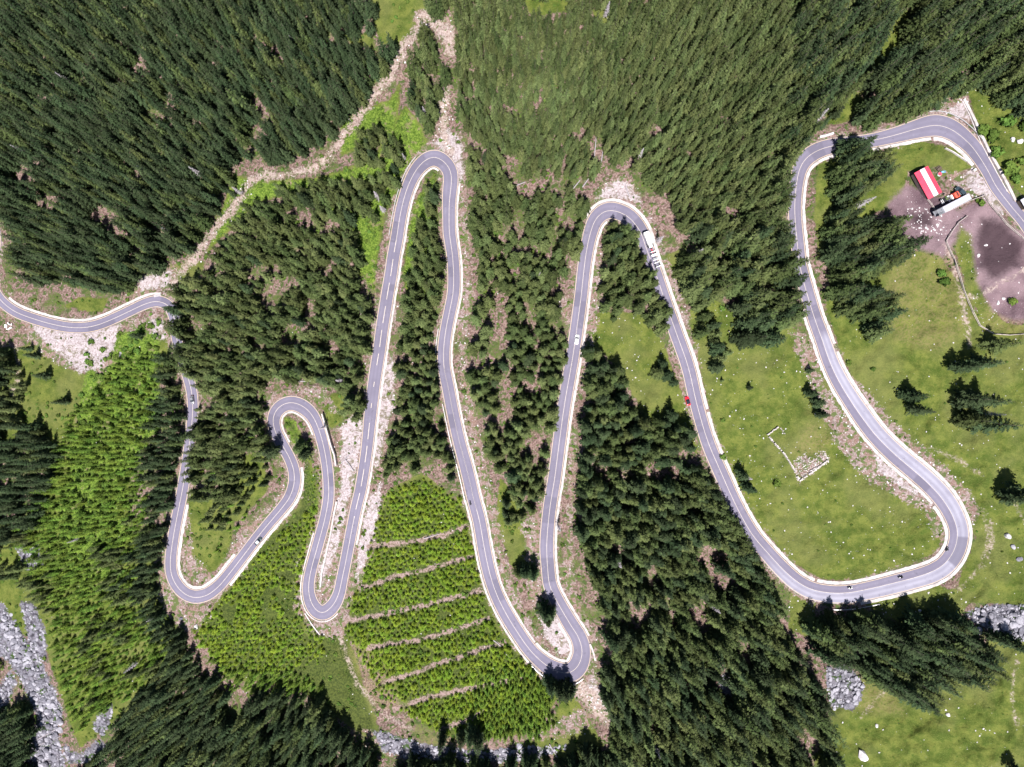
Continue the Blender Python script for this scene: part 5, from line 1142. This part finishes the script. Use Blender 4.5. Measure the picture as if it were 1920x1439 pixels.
# ruin
e = empty('stone_ruin', P(1485, 855)); base = e.location.copy(); tag(e, 'roofless ruin of low white stone walls in the meadow inside the big hairpin', 'ruin')
def ruin_wall(pts, w, h):
    Q = dense(pts, 2.6); mb = MB()
    for k in range(len(Q) - 1):
        if random.random() < .08: continue
        a = P(*Q[k]) - base; c = P(*Q[k + 1]) - base; m_ = (a + c) / 2; ln = (c - a).length
        mb.box((m_.x + random.uniform(-.1, .1), m_.y + random.uniform(-.1, .1), m_.z + h * .35), (ln * random.uniform(.8, 1.15), w * random.uniform(.7, 1.2), h * random.uniform(.7, 1.3)), math.atan2(c.y - a.y, c.x - a.x) + random.uniform(-.15, .15), 0, .8)
    mb.build('wall', m_strip, e)
ruin_wall([(1438,816),(1449,807),(1459,801)], .6, 1.1); ruin_wall([(1463,802),(1471,814)], .35, .6); ruin_wall([(1440,817),(1455,835),(1469,850),(1480,867),(1492,886)], .7, .9)
ruin_wall([(1494,893),(1498,902),(1515,890),(1535,876),(1552,863)], .8, 1.0); ruin_wall([(1517,884),(1532,876),(1546,867)], .5, .7); ruin_wall([(1552,862),(1545,850)], .6, .7)
mb = MB()
for _ in range(260):
    x, y = inpoly(PALE[-1])(); p = P(x, y) - base; q = random.uniform(.15, .5); mb.box((p.x, p.y, p.z + q * .2), (q, q * random.uniform(.6, 1.2), q * .6), random.uniform(0, 3), 0, .7)
tag(mb.build('rubble', m_strip, e), kind='stuff')
e = empty('log_frame', P(583, 711)); base = e.location.copy(); tag(e, 'square foundation of dark beams on the pink soil above the looped hairpin', 'foundation')
for a, c in (((579,723),(596,723)),((596,723),(596,713)),((580,716),(588,716)),((579,723),(579,704))):
    p, q = P(*a, .3) - base, P(*c, .3) - base; mb = MB(); mb.tube(p, q, .2, .2, 6); mb.build('beam', m_dwood, e)
# ------------------------------------------------------------------ motorcyclists
def skin_mesh(name, J, E, root, mat):
    me = bpy.data.meshes.new(name); me.from_pydata([j[:3] for j in J], E, []); o = bpy.data.objects.new(name, me); COL.objects.link(o)
    sk = o.modifiers.new('s', 'SKIN'); o.modifiers.new('u', 'SUBSURF').levels = 1
    for i, j in enumerate(J): v = me.skin_vertices[0].data[i]; v.radius = (j[3], j[4] if len(j) > 4 else j[3]); v.use_root = (i == root)
    dg = bpy.context.evaluated_depsgraph_get(); m2 = bpy.data.meshes.new_from_object(o.evaluated_get(dg)); m2.name = name
    bpy.data.objects.remove(o); m2.materials.clear(); m2.materials.append(mat); m2.polygons.foreach_set('use_smooth', [True] * len(m2.polygons)); return m2
J = [(-.18, 0, .88, .15, .17), (-.05, 0, 1.08, .14, .17), (.05, 0, 1.28, .14, .19), (.12, 0, 1.44, .065), (.16, 0, 1.6, .10), (.18, 0, 1.68, .09)]; E = [(0, 1), (1, 2), (2, 3), (3, 4), (4, 5)]
for s in (-1, 1):
    b0 = len(J); J += [(-.12, s * .12, .86, .10), (.26, s * .22, .78, .075), (.02, s * .2, .38, .055), (.04, s * .2, .30, .045), (.2, s * .2, .27, .035)]; E += [(0, b0), (b0, b0 + 1), (b0 + 1, b0 + 2), (b0 + 2, b0 + 3), (b0 + 3, b0 + 4)]
    b0 = len(J); J += [(.07, s * .2, 1.38, .075), (.28, s * .32, 1.18, .052), (.50, s * .34, 1.07, .036), (.57, s * .34, 1.06, .034)]; E += [(2, b0), (b0, b0 + 1), (b0 + 1, b0 + 2), (b0 + 2, b0 + 3)]
    for f in range(4):
        k = len(J); oy = s * (.34 + (.5 - f / 3) * .06) ; ln = (.030, .036, .034, .026)[f]; J += [(.60, oy, 1.075, .010), (.60 + ln, oy, 1.065, .009), (.61 + ln, oy, 1.035, .008)]; E += [(b0 + 3, k), (k, k + 1), (k + 1, k + 2)]
    k = len(J); J += [(.57, s * .29, 1.04, .011), (.60, s * .28, 1.02, .009)]; E += [(b0 + 3, k), (k, k + 1)]
m_leather = simple('rider_leathers', (0.025, 0.025, 0.03), 0.6)
RIDER = skin_mesh('person', J, E, 0, m_leather)
def moto(i, off, lab, rlab, stripe):
    u, v = RS[i, 0] + NL[i, 0] * off, RS[i, 1] + NL[i, 1] * off
    r = place('motorcycle', u, v, (T[i, 0], T[i, 1]), RL, lab, 'motorcycle')
    for x in (-.72, .72):
        mb = MB(); mb.tube((x, -.07, .31), (x, .07, .31), .31, .31, 16); w = mb.build('wheel', m_tyre, r); mb = MB(); mb.tube((x, -.075, .31), (x, .075, .31), .2, .2, 12); mb.build('rim', m_rim, w)
    mb = MB(); mb.loft([rrect(-.35, .12, .35, .7, .05), rrect(.1, .17, .3, .92, .07), rrect(.4, .15, .35, .95, .07), rrect(.55, .08, .5, .9, .04)]); mb.build('tank', m_black, r, True)
    mb = MB(); mb.loft([rrect(-.85, .09, .78, .88, .03), rrect(-.5, .14, .72, .82, .04), rrect(-.05, .12, .72, .80, .04)]); mb.build('seat', m_black, r)
    box_part(r, 'fairing', (.72, 0, .95), (.25, .42, .35), stripe, .7); mb = MB(); mb.tube((.56, -.38, 1.05), (.56, .38, 1.05), .018, .018, 6); mb.build('handlebar', m_rim, r)
    box_part(r, 'headlight', (.87, 0, .9), (.06, .2, .14), m_lamp); mb = MB(); mb.tube((.1, -.17, .3), (-.8, -.2, .45), .05, .06, 8); mb.build('exhaust', m_rim, r); mb = MB(); mb.tube((.72, 0, .31), (.5, 0, 1.0), .05, .05, 8); mb.build('fork', m_rim, r)
    for s in (-1, 1): box_part(r, 'pannier', (-.62, s * .28, .6), (.45, .2, .35), stripe)
    p = bpy.data.objects.new('person', RIDER); p.location = r.location; p.rotation_euler = r.rotation_euler; COL.objects.link(p); tag(p, rlab, 'person')
    bm = bmesh.new(); bmesh.ops.create_uvsphere(bm, u_segments=14, v_segments=9, radius=.145); bmesh.ops.scale(bm, vec=(1.1, .92, 1.05), verts=bm.verts); bmesh.ops.translate(bm, vec=(.17, 0, 1.66), verts=bm.verts)
    me = bpy.data.meshes.new('helmet'); bm.to_mesh(me); bm.free(); me.materials.append(stripe); h = bpy.data.objects.new('helmet', me); h.parent = p; COL.objects.link(h)
    box_part(h, 'visor', (.29, 0, 1.67), (.06, .2, .09), m_glass)
moto(near_i(1594, 1111), -9.5, 'black motorcycle leading the three around the big meadow hairpin', 'rider in black with a white helmet on the leading motorcycle', m_white)
moto(near_i(1688, 1091), -8.5, 'black motorcycle in the middle of the three on the big meadow hairpin', 'rider in black on the middle motorcycle', m_black)
moto(near_i(1786, 1036), -14, 'black motorcycle last of the three on the big meadow hairpin', 'rider in black on the last motorcycle, still in the bend', m_grey)
moto(near_i(890, 941), 8, 'dark motorcycle on the central road above the sapling plantation', 'rider in black on the motorcycle above the sapling plantation', m_black)
